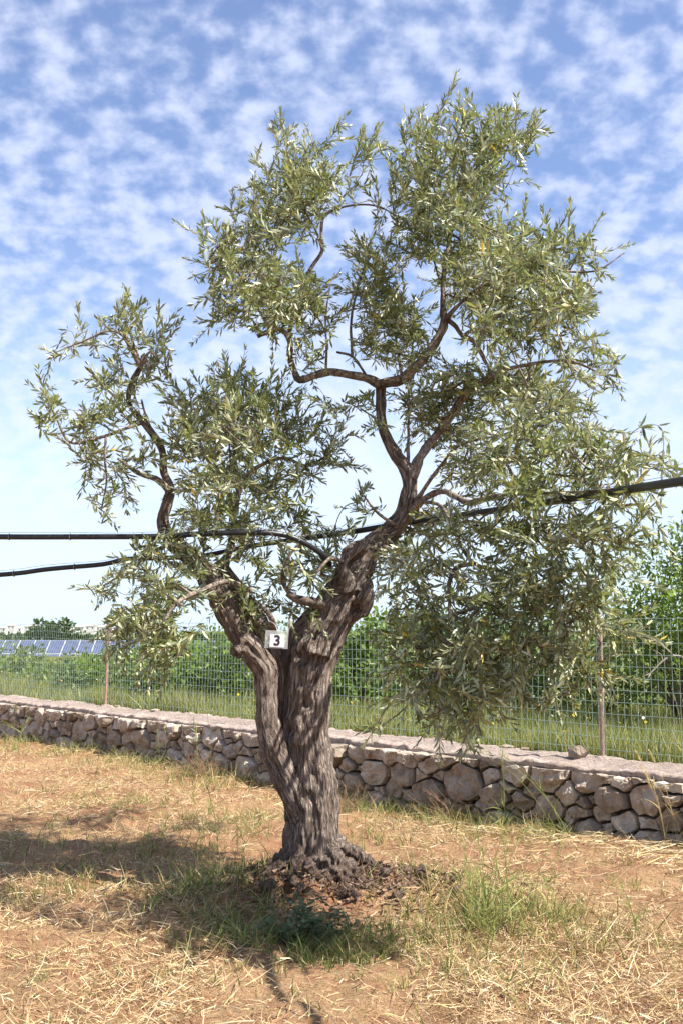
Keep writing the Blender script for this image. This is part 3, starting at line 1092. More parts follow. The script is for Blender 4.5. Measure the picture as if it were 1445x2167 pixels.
# foliage masses: (px, py, half width, half height, Y, spread in Y, density, droop)
CL = [
    (1000, 285, 95, 60, 7.0, .35, 1.0, -.6), (950, 385, 120, 85, 7.0, .45, 1.25, -.4), (885, 300, 45, 55, 7.0, .3, .9, -.6), (1080, 300, 60, 50, 6.9, .3, .8, -.6),
    (960, 490, 105, 75, 6.95, .45, 1.25, -.3), (1090, 510, 95, 50, 6.9, .4, 1.2, -.3), (1180, 540, 85, 60, 6.8, .4, 1.1, -.3), (1050, 600, 120, 70, 6.85, .45, 1.2, -.2),
    (1185, 630, 80, 60, 6.75, .4, 1.1, -.1), (1090, 690, 110, 50, 7.0, .45, .9, 0), (1230, 740, 70, 55, 6.7, .35, .7, .1), (1290, 780, 20, 25, 6.7, .1, .6, .2),
    (820, 530, 75, 45, 7.1, .35, .9, -.5), (785, 610, 50, 75, 7.15, .3, 1.0, -.3), (840, 670, 70, 60, 7.15, .35, 1.2, -.2), (865, 740, 60, 45, 7.05, .3, 1.2, 0), (790, 715, 50, 40, 7.05, .3, .8, 0),
    (600, 280, 20, 35, 6.9, .1, .8, -.9), (655, 345, 80, 50, 6.95, .3, .9, -.7), (605, 400, 75, 55, 6.9, .35, 1.1, -.5), (700, 400, 55, 45, 7.0, .3, .9, -.5), (780, 335, 45, 40, 7.0, .25, .55, -.4), (720, 285, 12, 18, 7, .1, .6, -.6),
    (560, 470, 80, 55, 6.85, .35, 1.2, -.4), (470, 515, 50, 45, 6.65, .25, .9, -.3), (640, 450, 45, 60, 6.95, .3, 1.0, -.3),
    (520, 590, 90, 65, 6.75, .4, 1.3, -.1), (615, 610, 75, 65, 6.9, .35, 1.2, -.2), (565, 660, 90, 35, 6.85, .35, 1.2, .2), (460, 670, 30, 20, 6.7, .15, .9, .2),
    (680, 680, 40, 60, 6.95, .25, .75, 0), (650, 755, 30, 30, 6.95, .2, .8, 0), (860, 470, 25, 25, 7, .2, .7, -.3), (830, 410, 60, 25, 7, .2, .6, -.3),
    (265, 690, 60, 32, 6.68, .2, .95, -.5), (340, 720, 30, 45, 6.7, .2, .8, -.4), (200, 705, 45, 25, 6.6, .2, .6, -.3), (125, 745, 12, 8, 6.5, .1, .5, 0), (262, 648, 10, 15, 6.7, .1, .6, -.9), (340, 775, 30, 20, 6.7, .15, .6, 0),
    (255, 800, 60, 45, 6.68, .25, .9, -.2), (110, 875, 30, 28, 6.45, .15, .8, -.1), (95, 825, 12, 15, 6.45, .1, .6, -.7), (175, 900, 50, 35, 6.5, .2, .9, -.1), (250, 880, 45, 45, 6.6, .25, .9, 0),
    (185, 960, 50, 35, 6.5, .2, .7, .3), (250, 1000, 50, 40, 6.55, .2, .7, .3), (305, 950, 35, 30, 6.6, .2, .7, 0), (228, 1050, 35, 25, 6.45, .15, .7, .4), (215, 1090, 20, 12, 6.45, .1, .6, .4),
    (500, 830, 75, 50, 7.0, .35, 1.1, -.5), (430, 870, 75, 55, 6.9, .35, 1.1, -.4), (565, 855, 60, 55, 7.05, .35, 1.1, -.4), (615, 900, 55, 50, 7.1, .3, 1.1, -.2), (400, 935, 55, 45, 6.85, .3, 1.1, -.1),
    (500, 930, 80, 45, 7.0, .4, 1.2, -.1), (690, 950, 45, 45, 7.1, .25, .8, -.1), (450, 1020, 85, 45, 6.9, .4, 1.0, 0), (560, 1040, 75, 40, 7.05, .35, .9, 0), (640, 1000, 55, 30, 7.1, .25, .8, .2), (640, 1090, 55, 30, 7.05, .3, .8, .2),
    (480, 1100, 85, 35, 6.9, .35, 1.2, .1), (410, 1110, 45, 35, 6.7, .3, 1.1, .1), (770, 1065, 28, 35, 6.9, .15, .7, -.4), (680, 1200, 60, 50, 7.05, .15, 1.1, .2), (600, 1200, 65, 45, 6.75, .3, 1.1, .1), (720, 1140, 40, 30, 7.2, .15, .8, 0),
    (530, 1150, 55, 35, 6.8, .25, 1.1, .1), (560, 1285, 55, 25, 6.85, .15, 1.0, .2), (630, 1300, 40, 14, 6.95, .1, .9, .1), (500, 1250, 40, 40, 6.6, .2, .9, .2),
    (330, 1160, 50, 35, 6.5, .25, 1.1, .2), (270, 1215, 50, 30, 6.4, .2, .9, .3), (340, 1255, 80, 35, 6.4, .3, 1.6, .2), (305, 1325, 70, 45, 6.3, .3, 1.9, .3), (345, 1375, 45, 32, 6.25, .22, 1.8, .4), (205, 1248, 12, 10, 6.3, .1, .6, .1), (235, 1355, 18, 18, 6.1, .1, .8, .5), (420, 1200, 45, 35, 6.5, .2, 1.0, .2),
    (950, 800, 70, 50, 7.3, .3, 1.1, -.1), (1045, 825, 80, 55, 7.3, .3, 1.1, -.1), (880, 870, 45, 65, 7.3, .25, 1.1, -.1), (965, 900, 65, 55, 7.4, .25, 1.1, 0), (1130, 815, 70, 45, 6.8, .35, 1.0, 0), (1180, 880, 85, 45, 6.6, .35, 1.1, 0),
    (700, 850, 35, 14, 6.95, .15, .7, .3), (760, 855, 40, 18, 6.95, .15, .7, .3), (805, 910, 20, 30, 7.0, .15, .5, 0),
    (1080, 950, 110, 55, 5.75, .3, 1.25, 0), (1230, 945, 85, 55, 5.7, .3, 1.25, .1), (1325, 980, 65, 35, 5.3, .25, 1.1, .1), (1400, 975, 18, 12, 5.0, .1, .7, 0), (1000, 1000, 75, 45, 7.3, .25, 1.1, .1), (1150, 1030, 110, 45, 5.6, .3, 1.3, .1), (1300, 1050, 80, 35, 5.3, .25, 1.1, .2),
    (905, 1110, 70, 35, 7.25, .2, 1.1, .2), (1005, 1110, 95, 45, 5.75, .25, 1.2, .2), (1150, 1120, 105, 45, 5.6, .35, 1.3, .2), (1270, 1130, 80, 45, 5.2, .25, 1.2, .2), (1370, 1085, 30, 25, 5.0, .12, .7, .1),
    (900, 1190, 80, 45, 5.7, .25, 1.2, .3), (850, 1150, 35, 35, 7.2, .15, 1.1, .2), (1030, 1215, 90, 45, 5.5, .3, 1.0, .3), (1170, 1215, 95, 45, 5.2, .25, 1.25, .3), (1275, 1210, 60, 45, 5.0, .2, 1.2, .2),
    (880, 1275, 60, 45, 5.5, .2, 1.1, .4), (1000, 1295, 75, 45, 5.3, .25, 1.1, .4), (1130, 1290, 85, 45, 5.05, .2, 1.3, .3), (1240, 1290, 75, 45, 4.95, .2, 1.3, .3), (1310, 1330, 45, 22, 4.9, .12, 1.0, .2),
    (900, 1370, 75, 50, 5.4, .25, 1.25, .5), (1000, 1385, 75, 55, 5.1, .22, 1.3, .5), (1110, 1370, 65, 50, 5.0, .2, 1.2, .5), (1205, 1380, 60, 45, 4.95, .18, 1.2, .4), (1260, 1425, 40, 32, 4.9, .15, 1.0, .4),
    (900, 1450, 75, 45, 5.25, .2, 1.2, .6), (980, 1480, 60, 50, 5.1, .18, 1.3, .7), (1060, 1450, 50, 40, 5.0, .18, 1.1, .6), (1190, 1455, 45, 28, 4.95, .12, 1.0, .5),
    (920, 1530, 35, 22, 5.1, .12, .9, .8), (985, 1525, 30, 22, 5.1, .12, .9, .8), (800, 1535, 18, 8, 5.3, .08, .8, .8), (835, 1320, 35, 35, 5.9, .2, .9, .4), (815, 1200, 30, 30, 7.2, .15, .9, .3), (840, 1400, 35, 30, 5.5, .15, .8, .5),
    (1080, 560, 80, 55, 5.4, .25, .7, 0), (1190, 610, 65, 50, 5.35, .25, .7, 0), (960, 440, 70, 60, 6.05, .25, .45, -.2), (1060, 690, 80, 40, 5.4, .2, .6, 0), (1150, 860, 80, 45, 5.6, .2, .6, 0), (1060, 900, 70, 40, 5.4, .2, .5, 0), (1220, 800, 45, 40, 5.5, .2, .4, 0),
    (540, 580, 70, 55, 6.0, .25, .45, 0), (500, 900, 70, 50, 6.1, .25, .45, 0), (450, 1030, 55, 35, 6.1, .2, .4, 0),
    (1000, 600, 90, 70, 8.1, .3, .6, 0), (930, 440, 80, 70, 7.9, .3, .6, 0), (560, 580, 70, 60, 7.8, .3, .6, 0), (1100, 820, 80, 60, 8.2, .3, .6, 0), (480, 900, 70, 60, 8.0, .3, .6, 0), (1090, 560, 70, 50, 8.4, .3, .5, 0), (570, 1010, 60, 40, 8.1, .3, .4, 0),
]
SD = np.array(SUN_DIR)
LIT = np.array([at(665, 1380, 6.75), at(655, 1440, 6.75), at(650, 1500, 6.75), at(655, 1560, 6.75), at(700, 1330, 6.8), at(587, 1345, 6.5), at(500, 1320, 6.6)])
DENS = 1 / 400.0
shoots = []
for (cx, cy, rx, ry, Y, dY, den_, droop) in CL:
    Y = Y + 0.4 * (cx > 860) * min(1, max(0, (cy - 1130) / 120))
    scale2 = (6.9 / Y) ** 2
    n = max(2, int(round(math.pi * rx * ry * DENS * den_ / scale2)))
    cen = at(cx, cy, Y)
    for _ in range(n):
        r_, a_ = math.sqrt(rng.uniform()), rng.uniform(0, 2 * math.pi)
        yy = Y + np.clip(rng.normal(0, dY * 0.75), -1.6 * dY, 1.6 * dY)
        px, py = cx + rx * r_ * math.cos(a_) * 0.9, cy + ry * r_ * math.sin(a_) * 0.9
        p = at(px, py, yy)
        outw = nrm(p - cen) * r_
        w_ = p - LIT
        al = w_ @ SD
        if ((al > 0.12) & (np.linalg.norm(w_ - al[:, None] * SD, axis=1) < 0.21)).any() and rng.uniform() < 0.93:
            continue
        d = outw * 0.8 + np.array([0, 0, 0.18 - droop]) + rng.normal(0, 0.5, 3) * (1, 1, 0.8)
        shoots.append((p, nrm(d)))
SPRIGS = [(935, 215, 8, -50, 7.0), (948, 195, 18, -40, 7.0), (1060, 235, 60, -30, 6.9), (1075, 228, 50, -20, 6.9), (1120, 275, 60, -35, 6.9), (1090, 250, 50, -20, 6.85), (1105, 380, 45, -18, 6.9), (600, 262, -10, -50, 6.9), (590, 245, 5, -40, 6.9),
          (545, 320, 5, -50, 6.85), (710, 285, 25, -28, 7.0), (800, 305, 45, -22, 7.0), (770, 325, 40, -25, 7.0), (1295, 530, 45, -15, 6.7), (1240, 500, 30, -30, 6.75), (1390, 980, 55, -12, 5.2), (1345, 990, 50, -20, 5.2), (1410, 1000, 30, 5, 5.2),
          (1300, 775, 15, 35, 6.7), (1285, 800, 20, 20, 6.7), (125, 748, -40, -5, 6.5), (95, 822, -8, -35, 6.45), (100, 880, -45, 5, 6.45), (262, 650, 4, -40, 6.7), (300, 670, 8, -30, 6.7), (365, 700, 15, -30, 6.7), (415, 490, -25, -10, 6.65), (440, 480, -10, -35, 6.65),
          (450, 685, -35, 15, 6.7), (200, 1250, -40, -5, 6.3), (450, 780, -5, -35, 6.9), (515, 770, 5, -35, 7.0), (735, 930, 20, -25, 7.1), (745, 985, 25, 5, 7.1), (790, 1540, -35, 15, 5.7), (1345, 1325, 50, -8, 5.4), (1285, 1395, 40, -20, 5.4), (1335, 1090, 50, 20, 5.3)]
for (px, py, dx, dy, Y) in SPRIGS:
    p = at(px, py, Y)
    shoots.append((p, nrm(at(px + dx, py + dy, Y + rng.normal(0, 0.03)) - p)))
# join each shoot to the nearest wood, nearest first, so that twigs branch from twigs
SPt = np.array([s[0] for s in shoots])
d0 = np.array([np.linalg.norm(nodeP - p, axis=1).min() for p in SPt])
order = np.argsort(d0)
cap = len(nodeP) + len(shoots) * 40
NP = np.empty((cap, 3))
NP[:len(nodeP)] = nodeP
cnt = len(nodeP)
parent = np.full(cap, -1)
load = np.zeros(cap)
paths = []
leafP, leafD, leafN, leafS = [], [], [], []
bud_P, bud_D = [], []
for idx in order:
    p, d = shoots[idx]
    ln = rng.uniform(0.16, 0.34)
    base = p - d * ln * 0.5
    k = int(np.linalg.norm(NP[:cnt] - base, axis=1).argmin())
    a = NP[k]
    gap = np.linalg.norm(base - a)
    m1 = a + (base - a) * 0.5 + rng.normal(0, 0.1 * gap, 3) + np.array([0, 0, 0.06 * gap])
    tip = p + d * ln * 0.5 + np.array([0, 0, -0.03 + 0.04 * rng.normal()])
    mid = base + d * ln * 0.5 + rng.normal(0, 0.012, 3)
    pts = np.array([a, m1, base, mid, tip]) if gap > 0.05 else np.array([a, base, mid, tip])
    c = catmull(pts, 0.035)
    i0 = cnt
    NP[cnt:cnt + len(c) - 1] = c[1:]
    parent[cnt] = k
    parent[cnt + 1:cnt + len(c) - 1] = np.arange(cnt, cnt + len(c) - 2)
    cnt += len(c) - 1
    load[cnt - 1] += 1
    paths.append((k, i0, cnt))
    # leaves in opposite pairs along the outer part
    L_ = np.concatenate([[0], np.cumsum(np.linalg.norm(np.diff(c, axis=0), axis=1))])
    start = max(L_[-1] - ln * 1.25, 0.02)
    pos = np.arange(start, L_[-1], rng.uniform(0.017, 0.024))
    T, A, B = frames(c)
    ph = rng.uniform(0, 6.28)
    size = rng.uniform(0.80, 1.2)
    for q, s in enumerate(pos):
        j = min(np.searchsorted(L_, s), len(c) - 1)
        t01 = (s - start) / max(L_[-1] - start, 1e-6)
        ph += math.pi / 2 + rng.normal(0, 0.25)
        for sg in (0, math.pi):
            if rng.uniform() < 0.14:
                continue
            ra = math.cos(ph + sg) * A[j] + math.sin(ph + sg) * B[j]
            spread = rng.uniform(0.45, 0.95) * (1 - 0.35 * t01)
            dd = nrm(T[j] * math.cos(spread) + ra * math.sin(spread) + np.array([0, 0, 0.10]) + rng.normal(0, 0.12, 3))
            up = T[j] * math.sin(spread) - ra * math.cos(spread) + rng.normal(0, 0.35, 3)
            leafP.append(c[j] + ra * 0.002)
            leafD.append(dd)
            leafN.append(up)
            leafS.append(size * rng.uniform(0.75, 1.15) * (1.0 - 0.35 * max(0, t01 - 0.7) / 0.3) * 0.064)
            if rng.uniform() < 0.16:
                bud_P.append(c[j] + ra * 0.004)
                bud_D.append(nrm(T[j] * 0.8 + ra * 0.6 + rng.normal(0, 0.3, 3)))
    # rosette at the tip
    for q in range(2):
        dd = nrm(T[-1] + rng.normal(0, 0.35, 3))
        leafP.append(c[-1]); leafD.append(dd); leafN.append(rng.normal(0, 1, 3)); leafS.append(0.042 * rng.uniform(0.7, 1.1))
for i in range(cnt - 1, len(nodeP) - 1, -1):
    if parent[i] >= len(nodeP):
        load[parent[i]] += load[i]
for (k, i0, i1) in paths:
    P = np.vstack([NP[k], NP[i0:i1]])
    R = 0.00135 * np.maximum(load[i0:i1], 1) ** 0.42 + 0.0003
    R = np.concatenate([[R[0]], R])
    R[-1] *= 0.6
    R = np.minimum(R, 0.009)
    bb.tube(P - TO, R, 4, False)
link('branches', bb.mesh('branches', M_BRANCH), tree)

leafP, leafD, leafN, leafS = map(np.array, (leafP, leafD, leafN, leafS))
leafS = np.asarray(leafS, float)
# unit leaf: length 1 along +x, blade in the xy plane, folded along the midrib and drooping at the tip
LU = np.array([(0, 0, 0), (0.25, 0.085, 0.018), (0.25, 0, 0.004), (0.25, -0.085, 0.018), (0.62, 0.108, 0.014), (0.62, 0, -0.010), (0.62, -0.108, 0.014), (1.0, 0, -0.05)])
LF3 = np.array([(0, 2, 1), (0, 3, 2), (4, 5, 7), (5, 6, 7)])
LF4 = np.array([(1, 2, 5, 4), (2, 3, 6, 5)])


def leaf_array(P, D, Nn, Sz, width=1.0):
    X = nrm(D)
    Z = nrm(Nn - X * (Nn * X).sum(1, keepdims=True))
    Yv = np.cross(Z, X)
    U = LU * np.array([1, width, 1])
    V = P[:, None, :] + Sz[:, None, None] * (U[None, :, 0:1] * X[:, None] + U[None, :, 1:2] * Yv[:, None] + U[None, :, 2:3] * Z[:, None])
    n = len(P)
    o = (np.arange(n) * 8)[:, None, None]
    return V.reshape(-1, 3), (LF4[None] + o).reshape(-1, 4), (LF3[None] + o).reshape(-1, 3)


OL_F, OL_B, OL_T = (0.175, 0.200, 0.076), (0.42, 0.44, 0.28), (0.29, 0.34, 0.10)
M_LEAF = mat_leaf('olive_leaf', OL_F, OL_B, OL_T)
M_LEAF1 = mat_leaf('olive_leaf_single', OL_F, OL_B, OL_T, use_attr=False)
appar = leafS / np.maximum(leafP[:, 1], 0.5)
inview = np.abs(leafP[:, 0]) < 0.31 * leafP[:, 1]
big = np.argsort(-appar * inview)[:300]
mask = np.ones(len(leafP), bool)
mask[big] = False
V, Q4, T3 = leaf_array(leafP[mask] - TO, leafD[mask], leafN[mask], leafS[mask])
nl = int(mask.sum())
br = rng.uniform(0.45, 1.4, nl)
warm = rng.normal(0, 0.06, nl)
colr = np.stack([br * (1 + warm), br, br * (1 - 1.3 * warm)], 1)
yel = rng.uniform(size=nl) < 0.005
colr[yel] = colr[yel] * np.array([2.6, 1.7, 0.6])
foliage = link('foliage', mesh_data('foliage', V, [Q4, T3], M_LEAF, True, np.repeat(colr, 8, 0)), tree)
tag(foliage, kind='stuff')
leaf_me = mesh_data('leaf', LU, [LF4, LF3], M_LEAF1, True)
for i in big:
    X = nrm(leafD[i])
    Z = nrm(leafN[i] - X * (leafN[i] @ X))
    Yv = np.cross(Z, X)
    s = leafS[i]
    o = link('leaf', leaf_me, tree)
    M_ = Matrix.Identity(4)
    for r_ in range(3):
        M_[r_][0], M_[r_][1], M_[r_][2] = X[r_] * s, Yv[r_] * s, Z[r_] * s
        M_[r_][3] = leafP[i][r_] - TO[r_]
    o.matrix_local = M_
# pale flower buds in the leaf axils
bud_P, bud_D = np.array(bud_P), np.array(bud_D)
M_BUD = mat_tint('flower_buds', 0.6, 0.15)
bp, bd = [], []
for q in range(3):
    bp.append(bud_P + bud_D * 0.008 * q + rng.normal(0, 0.003, bud_P.shape))
    bd.append(nrm(bud_D + rng.normal(0, 0.7, bud_P.shape)))
bp, bd = np.vstack(bp), np.vstack(bd)
V, Q4, T3 = leaf_array(bp - TO, bd, rng.normal(size=bp.shape), rng.uniform(0.008, 0.014, len(bp)), 3.2)
tag(link('flower_buds', mesh_data('flower_buds', V, [Q4, T3], M_BUD, True, np.repeat(np.array([[0.50, 0.50, 0.24]]) * rng.uniform(0.7, 1.2, (len(bp), 1)), 8, 0)), tree), kind='stuff')
print('leaves', len(leafP), 'shoots', len(shoots))

# ------------------------------------------------------------------ number card
card = empty('number_card', at(587, 1352, 6.52))
tag(card, 'white paper card with a black number in a clear sleeve at the trunk fork', 'card')
Mg, ntg, bgl, og = material('clear_plastic')
bgl.inputs['Base Color'].default_value = (0.9, 0.93, 0.95, 1)
bgl.inputs['Roughness'].default_value = 0.12
bgl.inputs['Alpha'].default_value = 0.22
bgl.inputs['Specular IOR Level'].default_value = 0.6
M_PAPER = mat_plain('white_paper', (0.80, 0.79, 0.80), 0.7)
M_INK = mat_plain('black_ink', (0.025, 0.02, 0.03), 0.5)
pxm = 6.6 / F
V, Q = box_verts((-25 * pxm, -0.003, -20 * pxm), (23 * pxm, 0.003, 17 * pxm))
link('plastic_sleeve', mesh_data('plastic_sleeve', V, Q, Mg, False), card)
V, Q = box_verts((-15 * pxm, -0.0018, -17 * pxm), (15 * pxm, 0.0018, 9 * pxm))
paper = link('paper', mesh_data('paper', V, Q, M_PAPER, False), card)
paper.location = (0, -0.0055, 0)
fc = bpy.data.curves.new('digit', 'FONT')
fc.body = '3'
fc.size = 0.085
fc.align_x = 'CENTER'
fc.align_y = 'CENTER'
fc.extrude = 0.0006
fc.offset = 0.0022
fo = bpy.data.objects.new('digit_source', fc)
COL.objects.link(fo)
dme = bpy.data.meshes.new_from_object(fo.evaluated_get(bpy.context.evaluated_depsgraph_get()))
bpy.data.objects.remove(fo)
dme.materials.clear()
dme.materials.append(M_INK)
dg_ = link('digit', dme, card)
dg_.rotation_euler = (math.pi / 2, 0, 0)
dg_.location = (0.0, -0.0082, -4 * pxm)
tie = Bag()
a_, b_ = np.array([0.0, 0.0, 17 * pxm - 0.004]), at(575, 1318, 6.72) - at(587, 1352, 6.52)
tie.tube(catmull(np.array([a_, (a_ + b_) / 2 + (0.01, -0.01, 0.01), b_]), 0.01), 0.0012, 5)
link('string', tie.mesh('string', M_PAPER), card)
card.rotation_euler = (0.06, 0.05, 0.12)

# ------------------------------------------------------------------ irrigation pipes
M_PIPE = mat_plain('black_polythene', (0.018, 0.019, 0.022), 0.38, 0, 0.25, 30, 0.5)
M_STEELW = mat_plain('thin_steel_wire', (0.28, 0.29, 0.31), 0.4, 0.6)
M_PRINT = mat_plain('pale_pipe_print', (0.55, 0.57, 0.6), 0.6)


def pipe(name, pts, r, label, tiesat, print_at=None):
    w = np.array([at(*q) for q in pts])
    c = catmull(w, 0.06)
    o = c[len(c) // 2]
    root = empty(name, o)
    tag(root, label, 'pipe', 'black irrigation pipes')
    bg_ = Bag()
    bg_.tube(c - o, np.interp(c[:, 0], [-0.9, 0.2], [0.0165, r]), 14)
    link('hose', bg_.mesh('hose', M_PIPE), root)
    wr = Bag()
    k = np.arange(len(c))
    wr.tube(c - o + np.column_stack([0 * k, 0 * k, r + 0.004 + 0.006 * np.abs(np.sin(k * 0.21))]), 0.0013, 5)
    link('support_wire', wr.mesh('support_wire', M_STEELW), root)
    T, A, B = frames(c)
    for px, py, Y in tiesat:
        j = int(np.linalg.norm(c - at(px, py, Y), axis=1).argmin())
        an = np.linspace(0, 2 * np.pi, 15)
        ring = c[j] - o + (r + 0.002) * (np.cos(an)[:, None] * A[j] + np.sin(an)[:, None] * B[j])
        tg = Bag()
        tg.tube(ring, 0.0022, 5)
        tg.tube(np.array([ring[0], ring[0] + (0.004, -0.004, -0.012)]), 0.0016, 5)
        link('wire_tie', tg.mesh('wire_tie', M_STEELW), root)
    return root


pipe('irrigation_pipe', [(-3200, 1090, 6.5), (-1800, 1112, 6.5), (-420, 1128, 6.5), (-150, 1133, 6.5), (0, 1136, 6.5), (170, 1136, 6.5), (330, 1135, 6.5), (420, 1130, 6.5), (500, 1127, 6.52), (560, 1127, 6.55), (610, 1134, 6.6), (650, 1152, 6.65), (680, 1172, 6.75), (698, 1195, 6.85)], 0.0178,
     'thin straight black irrigation pipe ending at a bend inside the crown', [(155, 1136, 6.5), (545, 1127, 6.5), (20, 1136, 6.5), (640, 1147, 6.6)])
pipe('irrigation_pipe', [(5200, 600, 2.0), (3600, 760, 2.4), (2400, 880, 3.0), (1800, 960, 3.5), (1600, 994, 3.95), (1445, 1018, 4.4), (1280, 1043, 5.2), (1100, 1072, 6.05), (950, 1094, 6.7), (860, 1106, 7.2), (760, 1123, 7.35), (640, 1140, 7.5), (530, 1156, 7.6), (430, 1176, 7.5), (340, 1181, 7.4),
                           (270, 1183, 7.4), (220, 1194, 7.4), (140, 1201, 7.4), (90, 1206, 7.4), (30, 1214, 7.4), (-80, 1220, 7.4), (-300, 1222, 7.4), (-1500, 1210, 7.4), (-2800, 1180, 7.4)], 0.0198,
     'thick black irrigation pipe sloping through the crown behind the main limb', [(28, 1214, 7.4), (150, 1200, 7.4), (1150, 1064, 5.6), (700, 1131, 7.4)])

# ------------------------------------------------------------------ straw and grass on the yard
M_STRAW = mat_tint('dry_straw', 0.65, 0.12, 0.35)
M_GRASS = mat_tint('green_grass', 0.5, 0.42, 0.4)


def wedge(n, y0, y1, power=1.0, side=0.40, extra=0.5):
    """random ground places in front of the wall, thinning with distance"""
    y = y0 + (y1 - y0) * rng.uniform(size=n) ** power
    x = rng.uniform(-1, 1, n) * (side * y + extra)
    u, v = UV(x, y)
    k = v < -0.04
    return x[k], y[k]


def on_ground(x, y, dz=0.0):
    return np.column_stack([x, y, gz(x, y) + dz])


x, y = wedge(300000, 3.6, 17.0, 1.8)
u, v = UV(x, y)
patch = noise2(x, y, 1.1, 3, 61) + 0.55 * noise2(x, y, 4.5, 2, 63)
bare = np.exp(-(((x + 0.75) / 0.95) ** 2 + ((y - 4.9) / 0.75) ** 2)) * 1.1
keep = rng.uniform(size=len(x)) < np.clip(0.55 + 0.75 * patch + 0.3 * (x > 0.3) - 0.55 * bare, 0.12, 1.0)
keep &= (((x - TREE[0]) / 0.28) ** 2 + ((y - TREE[1]) / 0.28) ** 2) > 1
x, y = x[keep], y[keep]
n = len(x)
hd = rng.uniform(0, 2 * np.pi, n)
ln = np.exp(rng.normal(math.log(0.055), 0.5, n))
ln = np.clip(ln, 0.015, 0.26)
el = rng.normal(0.12, 0.34, n)
D = np.column_stack([np.cos(hd) * np.cos(el), np.sin(hd) * np.cos(el), np.sin(el)])
P = on_ground(x, y, rng.uniform(0.001, 0.022, n))
pal = np.array([(0.60, 0.44, 0.24), (0.50, 0.33, 0.17), (0.26, 0.14, 0.07), (0.74, 0.61, 0.40), (0.56, 0.46, 0.20)])
c = pal[rng.choice(5, n, p=[.28, .26, .20, .17, .09])] * rng.uniform(0.75, 1.15, (n, 1))
bend = rng.normal(0, 0.18, (n, 3)) * ln[:, None]
V, Q, C = blades(P, D, ln, rng.uniform(0.0016, 0.0046, n), bend, 2, 3.0, None, c)
straw = link('mown_straw', mesh_data('mown_straw', V, Q, M_STRAW, True, C))
tag(straw, 'loose dry mown straw scattered over the soil', 'straw', kind='stuff')

# dark bark litter and dead leaves over the root mound
n = 5200
an = rng.uniform(0, 2 * np.pi, n)
rd = np.abs(rng.normal(0, 0.42, n)) + 0.1
x, y = TREE[0] + 0.1 + rd * np.cos(an) * 1.15, TREE[1] - 0.05 + rd * np.sin(an) * 0.9
D = nrm(np.column_stack([rng.normal(0, 1, n), rng.normal(0, 1, n), rng.normal(0.1, 0.35, n)]))
c = np.array([(0.12, 0.075, 0.05), (0.19, 0.115, 0.075), (0.28, 0.18, 0.12), (0.09, 0.06, 0.045)])[rng.integers(0, 4, n)] * rng.uniform(0.7, 1.2, (n, 1))
ln = rng.uniform(0.02, 0.07, n)
V, Q, C = blades(on_ground(x, y, rng.uniform(0.002, 0.03, n)), D, ln, rng.uniform(0.006, 0.018, n), rng.normal(0, 0.2, (n, 3)) * ln[:, None], 2, 2.0, None, c)
tag(link('bark_litter', mesh_data('bark_litter', V, Q, M_STRAW, True, C)), 'dark bark litter and dead leaves over the root mound', 'litter', kind='stuff')

# longer stalks lying about, thicker along the foot of the wall
xs, ys = wedge(600, 4.0, 11.0, 1.2)
xw = W(rng.uniform(-6, 6, 900), -np.abs(rng.normal(0.12, 0.22, 900)) - 0.05, 0)
xr = W(rng.uniform(1.8, 5.2, 900), -np.abs(rng.normal(0.25, 0.2, 900)) - 0.1, 0)
x, y = np.concatenate([xs, xw[:, 0], xr[:, 0]]), np.concatenate([ys, xw[:, 1], xr[:, 1]])
n = len(x)
hd = rng.uniform(0, 2 * np.pi, n)
el = np.abs(rng.normal(0.03, 0.12, n))
D = np.column_stack([np.cos(hd) * np.cos(el), np.sin(hd) * np.cos(el), np.sin(el)])
ln = rng.uniform(0.08, 0.28, n)
c = pal[rng.choice(5, n, p=[.3, .1, .05, .35, .2])] * rng.uniform(0.85, 1.15, (n, 1))
V, Q, C = blades(on_ground(x, y, rng.uniform(0.01, 0.045, n)), D, ln, rng.uniform(0.003, 0.006, n), rng.normal(0, 0.3, (n, 3)) * ln[:, None] * (1, 1, .4) - np.array([0, 0, 0.03]), 3, 4.0, None, c)
tag(link('long_straw', mesh_data('long_straw', V, Q, M_STRAW, True, C)), 'long pale straw stalks lying over the mown ground', 'straw', kind='stuff')

# green grass: (px, py, radius x m, radius y m, blades, height, dryness)
GP = [(520, 1960, .42, .28, 620, .13, .15), (640, 1990, .35, .22, 480, .11, .2), (440, 1900, .35, .3, 600, .15, .2), (760, 1985, .35, .2, 380, .12, .35), (700, 2010, .3, .15, 380, .08, .2),
      (1000, 1920, .38, .38, 750, .17, .45), (1100, 1950, .35, .3, 420, .15, .5), (930, 1990, .3, .25, 350, .13, .5), (1230, 1960, .45, .35, 350, .12, .5), (1130, 2030, .35, .2, 260, .1, .5), (1050, 2080, .4, .2, 260, .1, .55),
      (40, 1790, .3, .5, 200, .13, .3), (150, 1830, .4, .5, 240, .11, .4), (300, 1800, .45, .6, 330, .11, .35), (420, 1780, .35, .6, 300, .11, .4), (520, 1750, .4, .5, 220, .10, .5), (300, 1710, .8, .4, 520, .1, .5), (560, 1720, .6, .35, 420, .11, .45),
      (150, 1680, .9, .5, 420, .1, .55), (60, 1900, .35, .2, 200, .1, .4), (200, 1890, .4, .2, 220, .1, .4), (1300, 1850, .5, .3, 160, .08, .6), (800, 1770, .4, .4, 260, .1, .5), (880, 1860, .35, .2, 240, .1, .45), (1400, 2000, .4, .3, 160, .1, .5),
      (120, 2060, .4, .15, 60, .07, .3), (330, 2060, .3, .12, 40, .07, .3), (1000, 1760, .6, .3, 160, .09, .6)]
gb = []
